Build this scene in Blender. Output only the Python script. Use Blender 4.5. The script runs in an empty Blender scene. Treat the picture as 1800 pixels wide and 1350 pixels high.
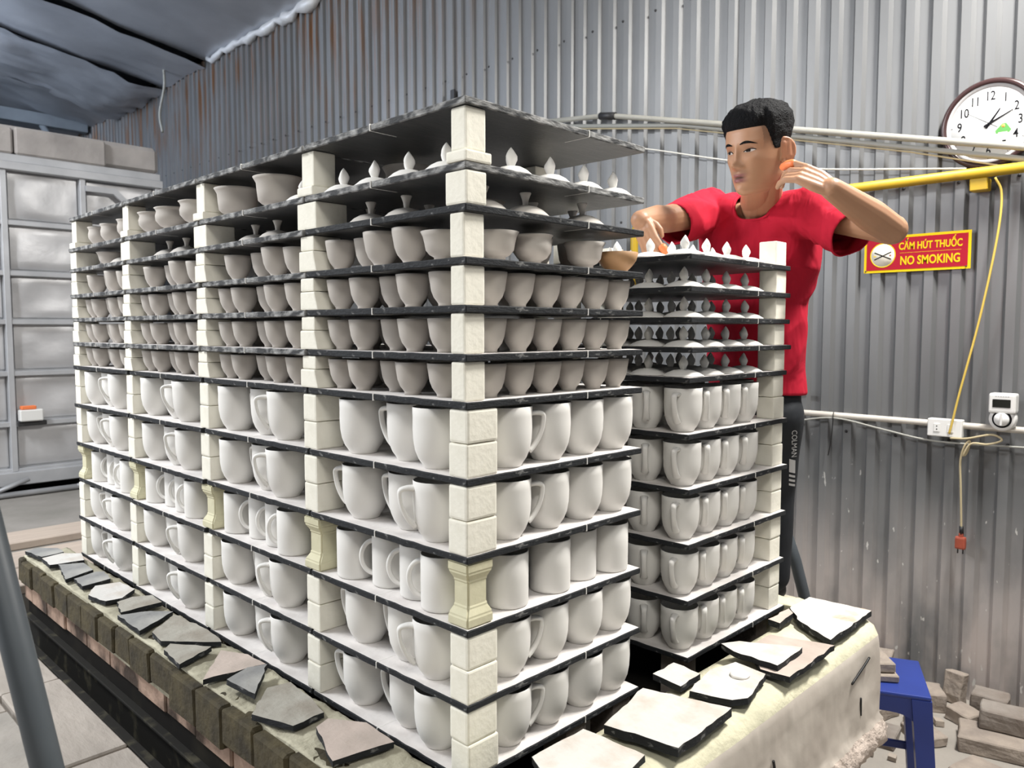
import bpy, bmesh, math, random
from mathutils import Vector, Matrix, noise
from mathutils.bvhtree import BVHTree
random.seed(7)
scene = bpy.context.scene
COL = scene.collection
R = math.radians
PI = math.pi

# ------------------------------------------------------------------ camera
cam_d = bpy.data.cameras.new('camera')
cam = bpy.data.objects.new('camera', cam_d); COL.objects.link(cam)
cam.location = (-0.86688, -0.94999, 1.45)
cam.rotation_euler = (R(90 - 3.8822), 0, R(44.2815 - 90))
cam_d.sensor_width = 36; cam_d.lens = 27.56
cam_d.clip_start = 0.05
cam_d.dof.use_dof = True; cam_d.dof.focus_distance = 1.75; cam_d.dof.aperture_fstop = 7.0
scene.camera = cam
# ------------------------------------------------------------------ world, lights, exposure
w = bpy.data.worlds.new('world'); scene.world = w; w.use_nodes = True
bg = w.node_tree.nodes['Background']; bg.inputs[0].default_value = (0.95, 0.97, 1.0, 1); bg.inputs[1].default_value = 0.13
def area(name, loc, target, sx, sy, power, col):
    d = bpy.data.lights.new(name, 'AREA'); d.shape = 'RECTANGLE'; d.size = sx; d.size_y = sy
    d.energy = power; d.color = col
    o = bpy.data.objects.new(name, d); COL.objects.link(o); o.location = loc
    o.rotation_euler = (Vector(target) - Vector(loc)).to_track_quat('-Z', 'Y').to_euler()
    return o
area('tube_lamp_right', (1.80, -0.82, 3.62), (1.45, -0.40, 0.6), 0.8, 0.20, 122, (1.0, 0.97, 0.92))
area('tube_lamp_rear', (-1.7, 2.9, 3.6), (-0.6, 2.0, 0.8), 1.2, 0.25, 95, (0.96, 0.98, 1.0))
area('fill_light_left', (-4.2, 4.0, 2.6), (0.0, 1.2, 1.3), 2.4, 2.0, 92, (0.93, 0.96, 1.0))  # unseen broad soft light added for the long side; no doorway is built
area('fill_light_front', (-1.3, -1.7, 3.5), (-0.1, -0.2, 1.0), 1.2, 0.25, 26, (1.0, 0.97, 0.91))  # unseen fill light added behind the camera
area('fill_light_roof', (-1.2, 7.0, 3.75), (1.6, 7.4, 4.2), 1.2, 1.2, 75, (0.74, 0.84, 1.0))  # unseen bluish light added under the roof to brighten the foil
vs = scene.view_settings
vs.view_transform = 'Standard'; vs.look = 'None'; vs.exposure = 0.48; vs.gamma = 1; vs.use_curve_mapping = False

# ------------------------------------------------------------------ materials
def newmat(name):
    m = bpy.data.materials.new(name); m.use_nodes = True
    return m, m.node_tree, m.node_tree.nodes['Principled BSDF']
def mat(name, col, rough=0.8, var=0.0, scale=20, col2=None, thr=None, bump=0.0, bscale=60, metal=0.0, stretch=None, spec=None, coat=0):
    """plain colour, optional noise blend towards col2, optional bump"""
    m, t, b = newmat(name); N = t.nodes; L = t.links
    b.inputs['Roughness'].default_value = rough; b.inputs['Metallic'].default_value = metal
    if spec is not None: b.inputs['Specular IOR Level'].default_value = spec
    b.inputs['Base Color'].default_value = (*col, 1)
    tc = N.new('ShaderNodeTexCoord'); mp = N.new('ShaderNodeMapping'); L.new(tc.outputs['Object'], mp.inputs[0])
    if stretch: mp.inputs['Scale'].default_value = stretch
    if col2 is not None or var:
        n = N.new('ShaderNodeTexNoise'); n.inputs['Scale'].default_value = scale; n.inputs['Detail'].default_value = 6
        L.new(mp.outputs[0], n.inputs['Vector'])
        r = N.new('ShaderNodeValToRGB'); L.new(n.outputs[0], r.inputs[0])
        lo, hi = thr if thr else (0.3, 0.7)
        r.color_ramp.elements[0].position = lo; r.color_ramp.elements[1].position = hi
        c2 = col2 if col2 is not None else tuple(c * (1 - var) for c in col)
        r.color_ramp.elements[0].color = (*col, 1); r.color_ramp.elements[1].color = (*c2, 1)
        L.new(r.outputs[0], b.inputs['Base Color'])
    if bump:
        n2 = N.new('ShaderNodeTexNoise'); n2.inputs['Scale'].default_value = bscale; n2.inputs['Detail'].default_value = 5
        L.new(mp.outputs[0], n2.inputs['Vector'])
        bp = N.new('ShaderNodeBump'); bp.inputs['Strength'].default_value = bump; bp.inputs['Distance'].default_value = 0.01
        L.new(n2.outputs[0], bp.inputs['Height']); L.new(bp.outputs[0], b.inputs['Normal'])
    return m

M = {}
M['mug'] = mat('unglazed_white', (0.80, 0.785, 0.75), 0.75, var=0.05, scale=9)
M['cup'] = mat('raw_grey_clay', (0.50, 0.465, 0.425), 0.85, var=0.07, scale=11)
M['lidwhite'] = mat('white_bisque', (0.86, 0.845, 0.81), 0.75, var=0.04, scale=14)
M['lidgrey'] = mat('grey_bisque', (0.55, 0.52, 0.48), 0.85, var=0.06, scale=14)
M['brownclay'] = mat('brown_clay', (0.50, 0.29, 0.14), 0.6, var=0.12, scale=10)
M['cream'] = mat('cream_refractory', (0.84, 0.815, 0.715), 0.9, col2=(0.76, 0.735, 0.63), scale=30, thr=(0.45, 0.8), bump=0.12, bscale=90)
M['olive'] = mat('olive_cream_refractory', (0.66, 0.63, 0.45), 0.9, col2=(0.58, 0.55, 0.38), scale=20, bump=0.1, bscale=80)
M['carbide'] = mat('dark_carbide', (0.022, 0.024, 0.027), 0.75, col2=(0.42, 0.42, 0.41), scale=42, thr=(0.60, 0.84), bump=0.25, bscale=120, stretch=(1, 1, 2.2), spec=0.25)
M['carbide_dusty'] = mat('dusty_carbide_edge', (0.06, 0.062, 0.065), 0.8, col2=(0.46, 0.46, 0.45), scale=30, thr=(0.42, 0.72), bump=0.3, bscale=110, stretch=(1, 1, 3), spec=0.2)
M['carbide_under'] = mat('plain_carbide', (0.030, 0.032, 0.034), 0.42, col2=(0.07, 0.07, 0.07), scale=9, thr=(0.5, 0.85), bump=0.15, bscale=60, stretch=(1, 6, 1))
M['wash'] = mat('white_kiln_wash', (0.74, 0.71, 0.69), 0.9, col2=(0.58, 0.54, 0.52), scale=14, thr=(0.45, 0.75), bump=0.15, bscale=70)
M['slotfill'] = mat('white_dust_line', (0.8, 0.79, 0.76), 0.9)
M['plate_top_white'] = mat('plate_white_wash', (0.64, 0.62, 0.585), 0.9, col2=(0.52, 0.45, 0.38), scale=16, thr=(0.50, 0.80), bump=0.3, bscale=40)
M['plate_top_grey'] = mat('plate_grey_wash', (0.26, 0.26, 0.255), 0.6, col2=(0.44, 0.43, 0.40), scale=8, thr=(0.4, 0.7), bump=0.3, bscale=40)
M['plate_top_dusty'] = mat('plate_dusty_wash', (0.40, 0.38, 0.33), 0.9, col2=(0.27, 0.235, 0.19), scale=12, thr=(0.42, 0.75), bump=0.5, bscale=35)
M['plate_top_pink'] = mat('plate_pink_wash', (0.60, 0.50, 0.44), 0.9, col2=(0.45, 0.38, 0.33), scale=12, bump=0.3, bscale=40)
M['plate_top_rust'] = mat('plate_rust_spots', (0.64, 0.62, 0.575), 0.9, col2=(0.55, 0.27, 0.13), scale=9, thr=(0.58, 0.72), bump=0.3, bscale=40)
M['fiber'] = mat('pale_yellow_fibre', (0.70, 0.67, 0.49), 0.95, col2=(0.55, 0.53, 0.39), scale=10, thr=(0.4, 0.75), bump=0.5, bscale=45)
M['fiberdirty'] = mat('dirty_grey_fibre', (0.52, 0.49, 0.37), 0.95, col2=(0.30, 0.275, 0.20), scale=9, thr=(0.4, 0.7), bump=0.7, bscale=45)
M['plaster'] = mat('pinkish_plaster', (0.62, 0.565, 0.495), 0.95, col2=(0.52, 0.46, 0.40), scale=4, bump=0.25, bscale=9)
M['crust'] = mat('crumbly_crust', (0.66, 0.56, 0.49), 1.0, col2=(0.5, 0.42, 0.36), scale=22, bump=1.0, bscale=60)
M['rimbrick'] = mat('olive_burnt_brick', (0.085, 0.068, 0.032), 0.9, col2=(0.03, 0.024, 0.014), scale=16, bump=0.5, bscale=60)
M['pinkbrick'] = mat('pink_firebrick', (0.42, 0.29, 0.22), 0.9, col2=(0.05, 0.032, 0.022), scale=7, thr=(0.44, 0.62), bump=0.4, bscale=50)
M['soot'] = mat('sooty_black', (0.012, 0.011, 0.010), 0.9, col2=(0.03, 0.027, 0.02), scale=8, thr=(0.5, 0.8), spec=0.1)
M['steelrail'] = mat('dusty_steel_rail', (0.016, 0.015, 0.013), 0.85, col2=(0.11, 0.10, 0.065), scale=14, thr=(0.55, 0.8), spec=0.2)
M['concrete'] = mat('dusty_concrete', (0.40, 0.365, 0.325), 0.95, col2=(0.30, 0.28, 0.25), scale=5, bump=0.6, bscale=18)
M['slab'] = mat('pinkish_floor_slab', (0.46, 0.41, 0.36), 0.95, col2=(0.36, 0.32, 0.28), scale=4, bump=0.5, bscale=14, stretch=(2.5, 1, 1))
M['greyfloor'] = mat('grey_floor', (0.30, 0.28, 0.26), 0.95, col2=(0.22, 0.21, 0.19), scale=4, bump=0.3, bscale=20)
M['plank'] = mat('dusty_plank', (0.50, 0.42, 0.35), 0.85, col2=(0.40, 0.33, 0.28), scale=6, bump=0.2, bscale=30, stretch=(1, 8, 1))
M['greysteel'] = mat('grey_painted_steel', (0.075, 0.088, 0.10), 0.5, var=0.25, scale=7)
M['silver'] = mat('dented_silver_sheet', (0.60, 0.60, 0.61), 0.4, col2=(0.46, 0.46, 0.47), scale=3, metal=0.4, bump=0.5, bscale=5)
M['silverpaint'] = mat('silver_paint', (0.52, 0.53, 0.55), 0.5, col2=(0.38, 0.39, 0.41), scale=5, metal=0.3)
M['kilntop'] = mat('kiln_roof_cement', (0.48, 0.45, 0.43), 0.95, col2=(0.32, 0.30, 0.29), scale=4, bump=0.8, bscale=10)
M['foil'] = mat('silver_foil_insulation', (0.56, 0.58, 0.62), 0.4, col2=(0.44, 0.46, 0.50), scale=2.2, metal=0.45, bump=0.35, bscale=6)
M['foilwhite'] = mat('torn_white_foil', (0.72, 0.72, 0.72), 0.5, metal=0.2, bump=0.6, bscale=25)
M['beam'] = mat('painted_roof_beam', (0.30, 0.34, 0.38), 0.6, var=0.2, scale=6)
M['pvc'] = mat('cream_grey_conduit', (0.47, 0.46, 0.41), 0.55, col2=(0.32, 0.31, 0.27), scale=6, stretch=(3, .6, 3))
M['pvcwhite'] = mat('white_conduit', (0.66, 0.63, 0.57), 0.55, col2=(0.52, 0.48, 0.43), scale=6)
M['yellowpipe'] = mat('yellow_gas_pipe', (0.52, 0.34, 0.018), 0.5, col2=(0.40, 0.24, 0.03), scale=12, thr=(0.5, 0.8))
M['black'] = mat('black_plastic', (0.01, 0.01, 0.011), 0.5)
M['darkmetal'] = mat('dark_metal', (0.04, 0.04, 0.042), 0.5, metal=0.4)
M['whiteplastic'] = mat('white_plastic', (0.78, 0.78, 0.76), 0.35)
M['yellowcord'] = mat('yellow_cord', (0.70, 0.50, 0.10), 0.5)
M['tancord'] = mat('tan_cord', (0.50, 0.42, 0.26), 0.6)
M['whitecord'] = mat('white_cord', (0.74, 0.72, 0.66), 0.5)
M['greycord'] = mat('grey_cord', (0.36, 0.36, 0.33), 0.5)
M['plugred'] = mat('worn_red_plug', (0.38, 0.08, 0.045), 0.5, var=0.3, scale=40)
M['signred'] = mat('sign_red', (0.36, 0.012, 0.028), 0.8, spec=0.15)
M['signyellow'] = mat('sign_yellow', (0.72, 0.50, 0.012), 0.8, spec=0.15)
M['signcream'] = mat('sign_cream', (0.82, 0.78, 0.66), 0.8, spec=0.15)
M['clockrim'] = mat('dark_maroon_rim', (0.045, 0.022, 0.022), 0.25)
M['clockface'] = mat('clock_white', (0.74, 0.74, 0.73), 0.8, spec=0.15)
M['clocksilver'] = mat('clock_grey', (0.42, 0.41, 0.41), 0.35)
M['clockgrey'] = mat('clock_pale_grey', (0.62, 0.62, 0.61), 0.5)
M['ink'] = mat('black_ink', (0.012, 0.012, 0.014), 0.9, spec=0.05)
M['green'] = mat('emblem_green', (0.09, 0.30, 0.07), 0.5)
M['orange'] = mat('emblem_orange', (0.80, 0.36, 0.07), 0.5)
M['cot'] = mat('orange_finger_cot', (0.86, 0.22, 0.07), 0.45)
M['screen'] = mat('dark_display', (0.012, 0.014, 0.012), 0.15)
M['bluestool'] = mat('blue_plastic', (0.028, 0.055, 0.29), 0.35, var=0.2, scale=6)
M['rubble'] = mat('dusty_rubble', (0.40, 0.34, 0.285), 0.95, col2=(0.27, 0.23, 0.20), scale=14, bump=0.5, bscale=50)
M['rubbledark'] = mat('dark_dusty_brick', (0.19, 0.155, 0.13), 0.95, col2=(0.31, 0.28, 0.25), scale=10, bump=0.5, bscale=45)
M['rubblelight'] = mat('pale_dusty_shard', (0.46, 0.40, 0.34), 0.95, col2=(0.34, 0.29, 0.245), scale=12, bump=0.5, bscale=40)
M['creambrick'] = mat('yellowish_brick', (0.62, 0.58, 0.46), 0.95, col2=(0.48, 0.45, 0.35), scale=10, bump=0.4, bscale=40)
M['rednoise'] = mat('red_rag', (0.35, 0.02, 0.02), 0.8)
# person
M['hair'] = mat('black_hair', (0.005, 0.005, 0.006), 0.7, bump=0.9, bscale=260, spec=0.15)
M['trousers'] = mat('dark_navy_trousers', (0.010, 0.013, 0.018), 0.8, var=0.3, scale=10, bump=0.3, bscale=14)
M['eyewhite'] = mat('eye_white', (0.55, 0.50, 0.47), 0.3)
M['iris'] = mat('dark_iris', (0.015, 0.010, 0.008), 0.15)
M['print'] = mat('white_print', (0.62, 0.62, 0.62), 0.6)
def shirt_mat():
    m, t, b = newmat('red_cotton'); N = t.nodes; L = t.links
    b.inputs['Base Color'].default_value = (0.46, 0.012, 0.034, 1); b.inputs['Roughness'].default_value = 0.85
    b.inputs['Specular IOR Level'].default_value = 0.2
    tc = N.new('ShaderNodeTexCoord'); mp = N.new('ShaderNodeMapping'); L.new(tc.outputs['Object'], mp.inputs[0])
    mp.inputs['Scale'].default_value = (6, 6, 2.2); mp.inputs['Rotation'].default_value = (0.4, 0.2, 0)
    n = N.new('ShaderNodeTexNoise'); n.inputs['Scale'].default_value = 2.0; n.inputs['Detail'].default_value = 2; n.inputs['Distortion'].default_value = 1.2
    L.new(mp.outputs[0], n.inputs[0])
    bp = N.new('ShaderNodeBump'); bp.inputs['Strength'].default_value = 0.5; bp.inputs['Distance'].default_value = 0.02
    L.new(n.outputs[0], bp.inputs['Height']); L.new(bp.outputs[0], b.inputs['Normal'])
    return m
M['shirt'] = shirt_mat()
def skin_mat():
    m, t, b = newmat('skin'); N = t.nodes; L = t.links
    a = N.new('ShaderNodeAttribute'); a.attribute_name = 'tint'
    L.new(a.outputs['Color'], b.inputs['Base Color']); b.inputs['Roughness'].default_value = 0.5
    b.inputs['Subsurface Weight'].default_value = 0.08; b.inputs['Subsurface Radius'].default_value = (0.01, 0.004, 0.002)
    b.inputs['Subsurface Scale'].default_value = 0.5
    return m
M['skin'] = skin_mat()
def wall_mat():
    """grey painted corrugated sheet: rust streaks from the top edge, white dust and splashes near the foot"""
    m, t, b = newmat('grey_corrugated_sheet'); N = t.nodes; L = t.links
    b.inputs['Roughness'].default_value = 0.42; b.inputs['Metallic'].default_value = 0.25
    tc = N.new('ShaderNodeTexCoord'); sp = N.new('ShaderNodeSeparateXYZ'); L.new(tc.outputs['Object'], sp.inputs[0])
    def noise_n(sc, scale, detail=5):
        mp = N.new('ShaderNodeMapping'); mp.inputs['Scale'].default_value = sc; L.new(tc.outputs['Object'], mp.inputs[0])
        n = N.new('ShaderNodeTexNoise'); n.inputs['Scale'].default_value = scale; n.inputs['Detail'].default_value = detail
        L.new(mp.outputs[0], n.inputs['Vector']); return n.outputs[0]
    def mr(src, a, bb, c=0, d=1):
        x = N.new('ShaderNodeMapRange'); x.inputs[1].default_value = a; x.inputs[2].default_value = bb
        x.inputs[3].default_value = c; x.inputs[4].default_value = d; L.new(src, x.inputs[0]); return x.outputs[0]
    def mul(p, q):
        x = N.new('ShaderNodeMath'); x.operation = 'MULTIPLY'; L.new(p, x.inputs[0]); L.new(q, x.inputs[1]); return x.outputs[0]
    def mix(fac, A, Bc):
        x = N.new('ShaderNodeMix'); x.data_type = 'RGBA'; L.new(fac, x.inputs[0])
        if isinstance(A, tuple): x.inputs[6].default_value = (*A, 1)
        else: L.new(A, x.inputs[6])
        x.inputs[7].default_value = (*Bc, 1); return x.outputs[2]
    base = mix(mr(noise_n((1, 1, .35), 2.5), .35, .7), (0.20, 0.204, 0.208), (0.15, 0.154, 0.158))
    # rust streaks: long vertical noise, in the upper metre, stronger beyond y = 3
    streak = mr(noise_n((.0, 14, 0.7), 2.2, 3), .50, .66)
    up = mr(sp.outputs[2], 2.75, 3.9); far = mr(sp.outputs[1], 2.2, 4.0)
    c = mix(mul(mul(streak, up), far), base, (0.20, 0.085, 0.025))
    # dust near the foot of the wall
    dustn = mr(noise_n((1, 1.6, .7), 2.6, 8), .36, .58)
    low = mr(sp.outputs[2], .80, .22)
    c = mix(mul(dustn, low), c, (0.58, 0.525, 0.50))
    spl = mr(noise_n((1, 3, 1.3), 16, 2), .70, .74); low2 = mr(sp.outputs[2], 1.15, .6)
    c = mix(mul(spl, low2), c, (0.7, 0.69, 0.66))
    L.new(c, b.inputs['Base Color'])
    n = N.new('ShaderNodeBump'); n.inputs['Strength'].default_value = 0.08; n.inputs['Distance'].default_value = 0.02
    L.new(noise_n((1, 1, .5), 8), n.inputs['Height']); L.new(n.outputs[0], b.inputs['Normal'])
    return m
M['wall'] = wall_mat()

# ------------------------------------------------------------------ helpers
def link(o, parent=None):
    COL.objects.link(o)
    if parent is not None: o.parent = parent
    return o
def mesh_from_bm(bm, name, mats, smooth=False):
    me = bpy.data.meshes.new(name); bm.normal_update(); bm.to_mesh(me); bm.free()
    for m in (mats if isinstance(mats, (list, tuple)) else [mats]): me.materials.append(m)
    if smooth:
        for p in me.polygons: p.use_smooth = True
    return me
def obj(name, bm, mats, parent=None, smooth=False, loc=None):
    me = bm if isinstance(bm, bpy.types.Mesh) else mesh_from_bm(bm, name, mats, smooth)
    o = bpy.data.objects.new(name, me); link(o, parent)
    if loc is not None: o.location = loc
    return o
def empty(name, loc=(0, 0, 0), rz=0):
    o = bpy.data.objects.new(name, None); o.empty_display_size = .05; COL.objects.link(o); o.location = loc; o.rotation_euler = (0, 0, rz)
    return o
def tag(o, label, cat, group=None, kind=None):
    o['label'] = label; o['category'] = cat
    if group: o['group'] = group
    if kind: o['kind'] = kind
    return o
def struct(o, label=None):
    o['kind'] = 'structure'
    if label: o['label'] = label
    return o
def nb(): return bmesh.new()
def box(bm, x0, x1, y0, y1, z0, z1, bevel=0.0, seg=1, mi=0):
    r = bmesh.ops.create_cube(bm, size=1)
    vsx = r['verts']
    for v in vsx: v.co = Vector((x0 + (v.co.x + .5) * (x1 - x0), y0 + (v.co.y + .5) * (y1 - y0), z0 + (v.co.z + .5) * (z1 - z0)))
    fs = {f for v in vsx for f in v.link_faces}
    for f in fs: f.material_index = mi
    if bevel:
        es = {e for v in vsx for e in v.link_edges}
        bmesh.ops.bevel(bm, geom=list(es), offset=bevel, segments=seg, profile=.6, affect='EDGES', clamp_overlap=True)
    return bm
def tube(bm, pts, r, n=10, closed=False, flat=1.0, rfun=None, cap=True, mi=0):
    """swept round tube along points"""
    pts = [Vector(p) for p in pts]; rings = []; N = len(pts); up0 = None
    for i, p in enumerate(pts):
        a = pts[(i - 1) % N] if (closed or i > 0) else p; b = pts[(i + 1) % N] if (closed or i < N - 1) else p
        t = (b - a).normalized()
        if up0 is None:
            up0 = Vector((0, 0, 1)) if abs(t.z) < .9 else Vector((1, 0, 0))
        s = t.cross(up0)
        if s.length < 1e-5: s = t.orthogonal()
        s.normalize(); u = s.cross(t).normalized(); up0 = u
        rr = rfun(i / (N - 1)) if rfun else r
        rings.append([bm.verts.new(p + (s * math.cos(k * 2 * PI / n) * flat + u * math.sin(k * 2 * PI / n)) * rr) for k in range(n)])
    m = N if closed else N - 1
    for i in range(m):
        A, B = rings[i], rings[(i + 1) % N]
        for k in range(n):
            f = bm.faces.new((A[k], A[(k + 1) % n], B[(k + 1) % n], B[k])); f.material_index = mi; f.smooth = True
    if cap and not closed:
        for rg, rev in ((rings[0], True), (rings[-1], False)):
            f = bm.faces.new(list(reversed(rg)) if rev else rg); f.material_index = mi
    return bm
def lathe(bm, prof, n=28, mi=0, offset=(0, 0, 0)):
    """profile list of (r, z); r = 0 closes"""
    ox, oy, oz = offset; rings = []
    for r, z in prof:
        if r < 1e-6: rings.append([bm.verts.new((ox, oy, oz + z))])
        else: rings.append([bm.verts.new((ox + r * math.cos(2 * PI * k / n), oy + r * math.sin(2 * PI * k / n), oz + z)) for k in range(n)])
    for A, B in zip(rings, rings[1:]):
        for k in range(n):
            k2 = (k + 1) % n
            if len(A) == 1 and len(B) == 1: continue
            if len(A) == 1: f = bm.faces.new((A[0], B[k2], B[k]))
            elif len(B) == 1: f = bm.faces.new((A[k], A[k2], B[0]))
            else: f = bm.faces.new((A[k], A[k2], B[k2], B[k]))
            f.material_index = mi; f.smooth = True
    return bm
def bez(pts, n=12):
    """Catmull-Rom through points"""
    P = [Vector(p) for p in pts]; P = [P[0] * 2 - P[1]] + P + [P[-1] * 2 - P[-2]]; out = []
    for i in range(1, len(P) - 2):
        for k in range(n):
            t = k / n; a, b, c, d = P[i - 1], P[i], P[i + 1], P[i + 2]
            out.append(.5 * ((2 * b) + (c - a) * t + (2 * a - 5 * b + 4 * c - d) * t * t + (3 * b - a - 3 * c + d) * t ** 3))
    out.append(P[-2]); return out
def prism(bm, poly, z0, z1, mi_top=0, mi_side=0, rough=0.0, bevel=0):
    """extruded polygon (list of xy, any winding)"""
    ar = sum(a[0] * b[1] - b[0] * a[1] for a, b in zip(poly, poly[1:] + poly[:1]))
    if ar < 0: poly = poly[::-1]
    pts = []
    for a, b in zip(poly, poly[1:] + poly[:1]):
        L_ = math.hypot(b[0] - a[0], b[1] - a[1]); k = max(1, int(L_ / .02)) if rough else 1
        for i in range(k):
            t = i / k; pts.append((a[0] + (b[0] - a[0]) * t + (random.uniform(-rough, rough) if i else 0), a[1] + (b[1] - a[1]) * t + (random.uniform(-rough, rough) if i else 0)))
    lo = [bm.verts.new((x, y, z0)) for x, y in pts]
    ins = rough * .6
    hi = [bm.verts.new((x + random.uniform(-ins, ins), y + random.uniform(-ins, ins), z1)) for x, y in pts]
    f = bm.faces.new(hi); f.material_index = mi_top
    bm.faces.new(lo[::-1]).material_index = mi_side
    for i in range(len(pts)):
        j = (i + 1) % len(pts); bm.faces.new((lo[i], lo[j], hi[j], hi[i])).material_index = mi_side
    return bm
def copy_tree(o, loc=None, rz=None):
    c = o.copy(); COL.objects.link(c)
    for ch in list(o.children):
        k = ch.copy(); COL.objects.link(k); k.parent = c
        for g in list(ch.children):
            gg = g.copy(); COL.objects.link(gg); gg.parent = k
    if loc is not None: c.location = loc
    if rz is not None: c.rotation_euler = (0, 0, rz)
    return c
def text_mesh(name, body, size, m, parent, matrix, bold=0.0, extrude=0.0004, xs=1.0, align='CENTER'):
    cu = bpy.data.curves.new(name, 'FONT'); cu.body = body; cu.size = size; cu.extrude = extrude; cu.offset = bold
    cu.align_x = align; cu.align_y = 'CENTER'; cu.resolution_u = 3
    t = bpy.data.objects.new(name + '_tmp', cu)
    me = eval_mesh(t); me.name = name; me.materials.clear(); me.materials.append(m)
    me.transform(matrix @ Matrix.Diagonal((xs, 1, 1, 1)))
    o = bpy.data.objects.new(name, me); link(o, parent); return o
def eval_mesh(o):
    """evaluated mesh of a helper object, worked out in a small scratch scene to keep it quick"""
    sc_ = bpy.data.scenes.new('scratch'); sc_.collection.objects.link(o)
    vl = sc_.view_layers[0]; vl.update(); dg = vl.depsgraph; dg.update()
    me = bpy.data.meshes.new_from_object(o.evaluated_get(dg)); bpy.data.objects.remove(o); bpy.data.scenes.remove(sc_); return me
ORD = ['zeroth', 'first', 'second', 'third', 'fourth', 'fifth', 'sixth', 'seventh', 'eighth', 'ninth', 'tenth', 'eleventh', 'twelfth', 'thirteenth',
       'fourteenth', 'fifteenth', 'sixteenth', 'seventeenth', 'eighteenth', 'nineteenth', 'twentieth', 'twenty-first', 'twenty-second', 'twenty-third', 'twenty-fourth', 'twenty-fifth', 'twenty-sixth', 'twenty-seventh', 'twenty-eighth']

# ================================================================== SETTING
WX = 2.55
# ---- floors
bm = nb(); box(bm, -0.205, 2.7, -3.5, 2.4, -.1, 0); struct(obj('floor', bm, M['concrete']))
bm = nb(); box(bm, -5, -0.25, -3.5, 1.97, -.1, .47); fl = struct(obj('floor_left', bm, M['greyfloor']))
bm = nb(); box(bm, -5, 2.7, 2.4, 12.2, -.1, .455); struct(obj('floor_rear', bm, M['greyfloor']))
bm = nb(); box(bm, -5, -0.25, 1.97, 2.4, -.1, .0); struct(obj('floor_pit', bm, M['soot']))
# slabs of the raised floor beside the track, real joints
def slab(x0, x1, y0, y1, z1, m):
    bm = nb(); box(bm, x0, x1, y0, y1, .466, z1, bevel=.004); return obj('slab', bm, m, fl)
for i in range(7):
    y0 = -1.6 + i * .5
    slab(-.375, -.235, y0 + .003, min(y0 + .497, 1.97), .497 + .003 * (i % 2), M['slab'])
for i in range(5):
    y0 = -1.9 + i * .8
    for j in range(4):
        x1 = -.382 - j * .62
        slab(x1 - .612, x1, y0 + .004, min(y0 + .796, 1.97), .492 + .003 * ((i + j) % 2), M['slab'] if (i + j) % 3 else M['concrete'])
bm = nb(); box(bm, -.234, -.212, -2.0, 1.96, .30, .498, bevel=.002); struct(obj('trim_1', bm, M['steelrail']), 'dusty steel edge angle along the raised floor')

# ---- corrugated wall, each sheet its own part
wall = struct(empty('wall_right'), 'grey corrugated steel sheet wall')
def sheet_mesh():
    prof = [(0, 0), (.030, 0), (.042, .020), (.075, .020), (.088, 0), (.1, 0)]   # one rib = 0.1 m
    pts = []
    for k in range(10):
        for a, d in (prof[:-1] if k < 9 else prof): pts.append((k * .1 + a, d))
    bm = nb(); zs = [0, 1.0, 2.0, 3.0, 3.99]
    g = [[bm.verts.new((-d, y, z)) for z in zs] for y, d in pts]
    for a, b in zip(g, g[1:]):
        for k in range(len(zs) - 1): bm.faces.new((a[k], a[k + 1], b[k + 1], b[k]))
    return mesh_from_bm(bm, 'sheet', M['wall'])
sm = sheet_mesh()
for i in range(15):
    me = sm.copy() if False else sm
    o = bpy.data.objects.new('sheet', me); link(o, wall); o.location = (WX - .0012 * (i % 2), -3.06 + i * .985, 0)
# rust depends on object coords of the wall: bake y offset per sheet by using real vertices
for o in list(wall.children):
    me = o.data.copy(); me.transform(Matrix.Translation(o.location)); o.data = me; o.location = (0, 0, 0)
bm = nb()
for zz in (1.02, 2.02, 3.05):
    for i in range(70):
        y = -2.5 + i * .2 + random.uniform(-.03, .03)
        lathe(bm, [(0, .006), (.006, .004), (.007, 0)], 6, offset=(0, 0, 0))
        for v in bm.verts[-13:]: v.co = Vector((WX - .0205 - v.co.z, round(y, 1) + .058 + v.co.x, zz + random.uniform(-.0, .0) + v.co.y))
        bm.verts.ensure_lookup_table()
sc = obj('screw', bm, M['darkmetal'], wall); sc['kind'] = 'stuff'
bm = nb(); box(bm, WX + .05, WX + .12, -3.5, 12.2, -.1, 4.3); struct(obj('dark_backing', bm, M['soot']))  # unseen dark backing added to keep the bright world from showing behind the sheets
bm = nb(); box(bm, -5, 2.7, 12.2, 12.3, 0, 5.5); struct(obj('wall_back', bm, M['beam']))

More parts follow.
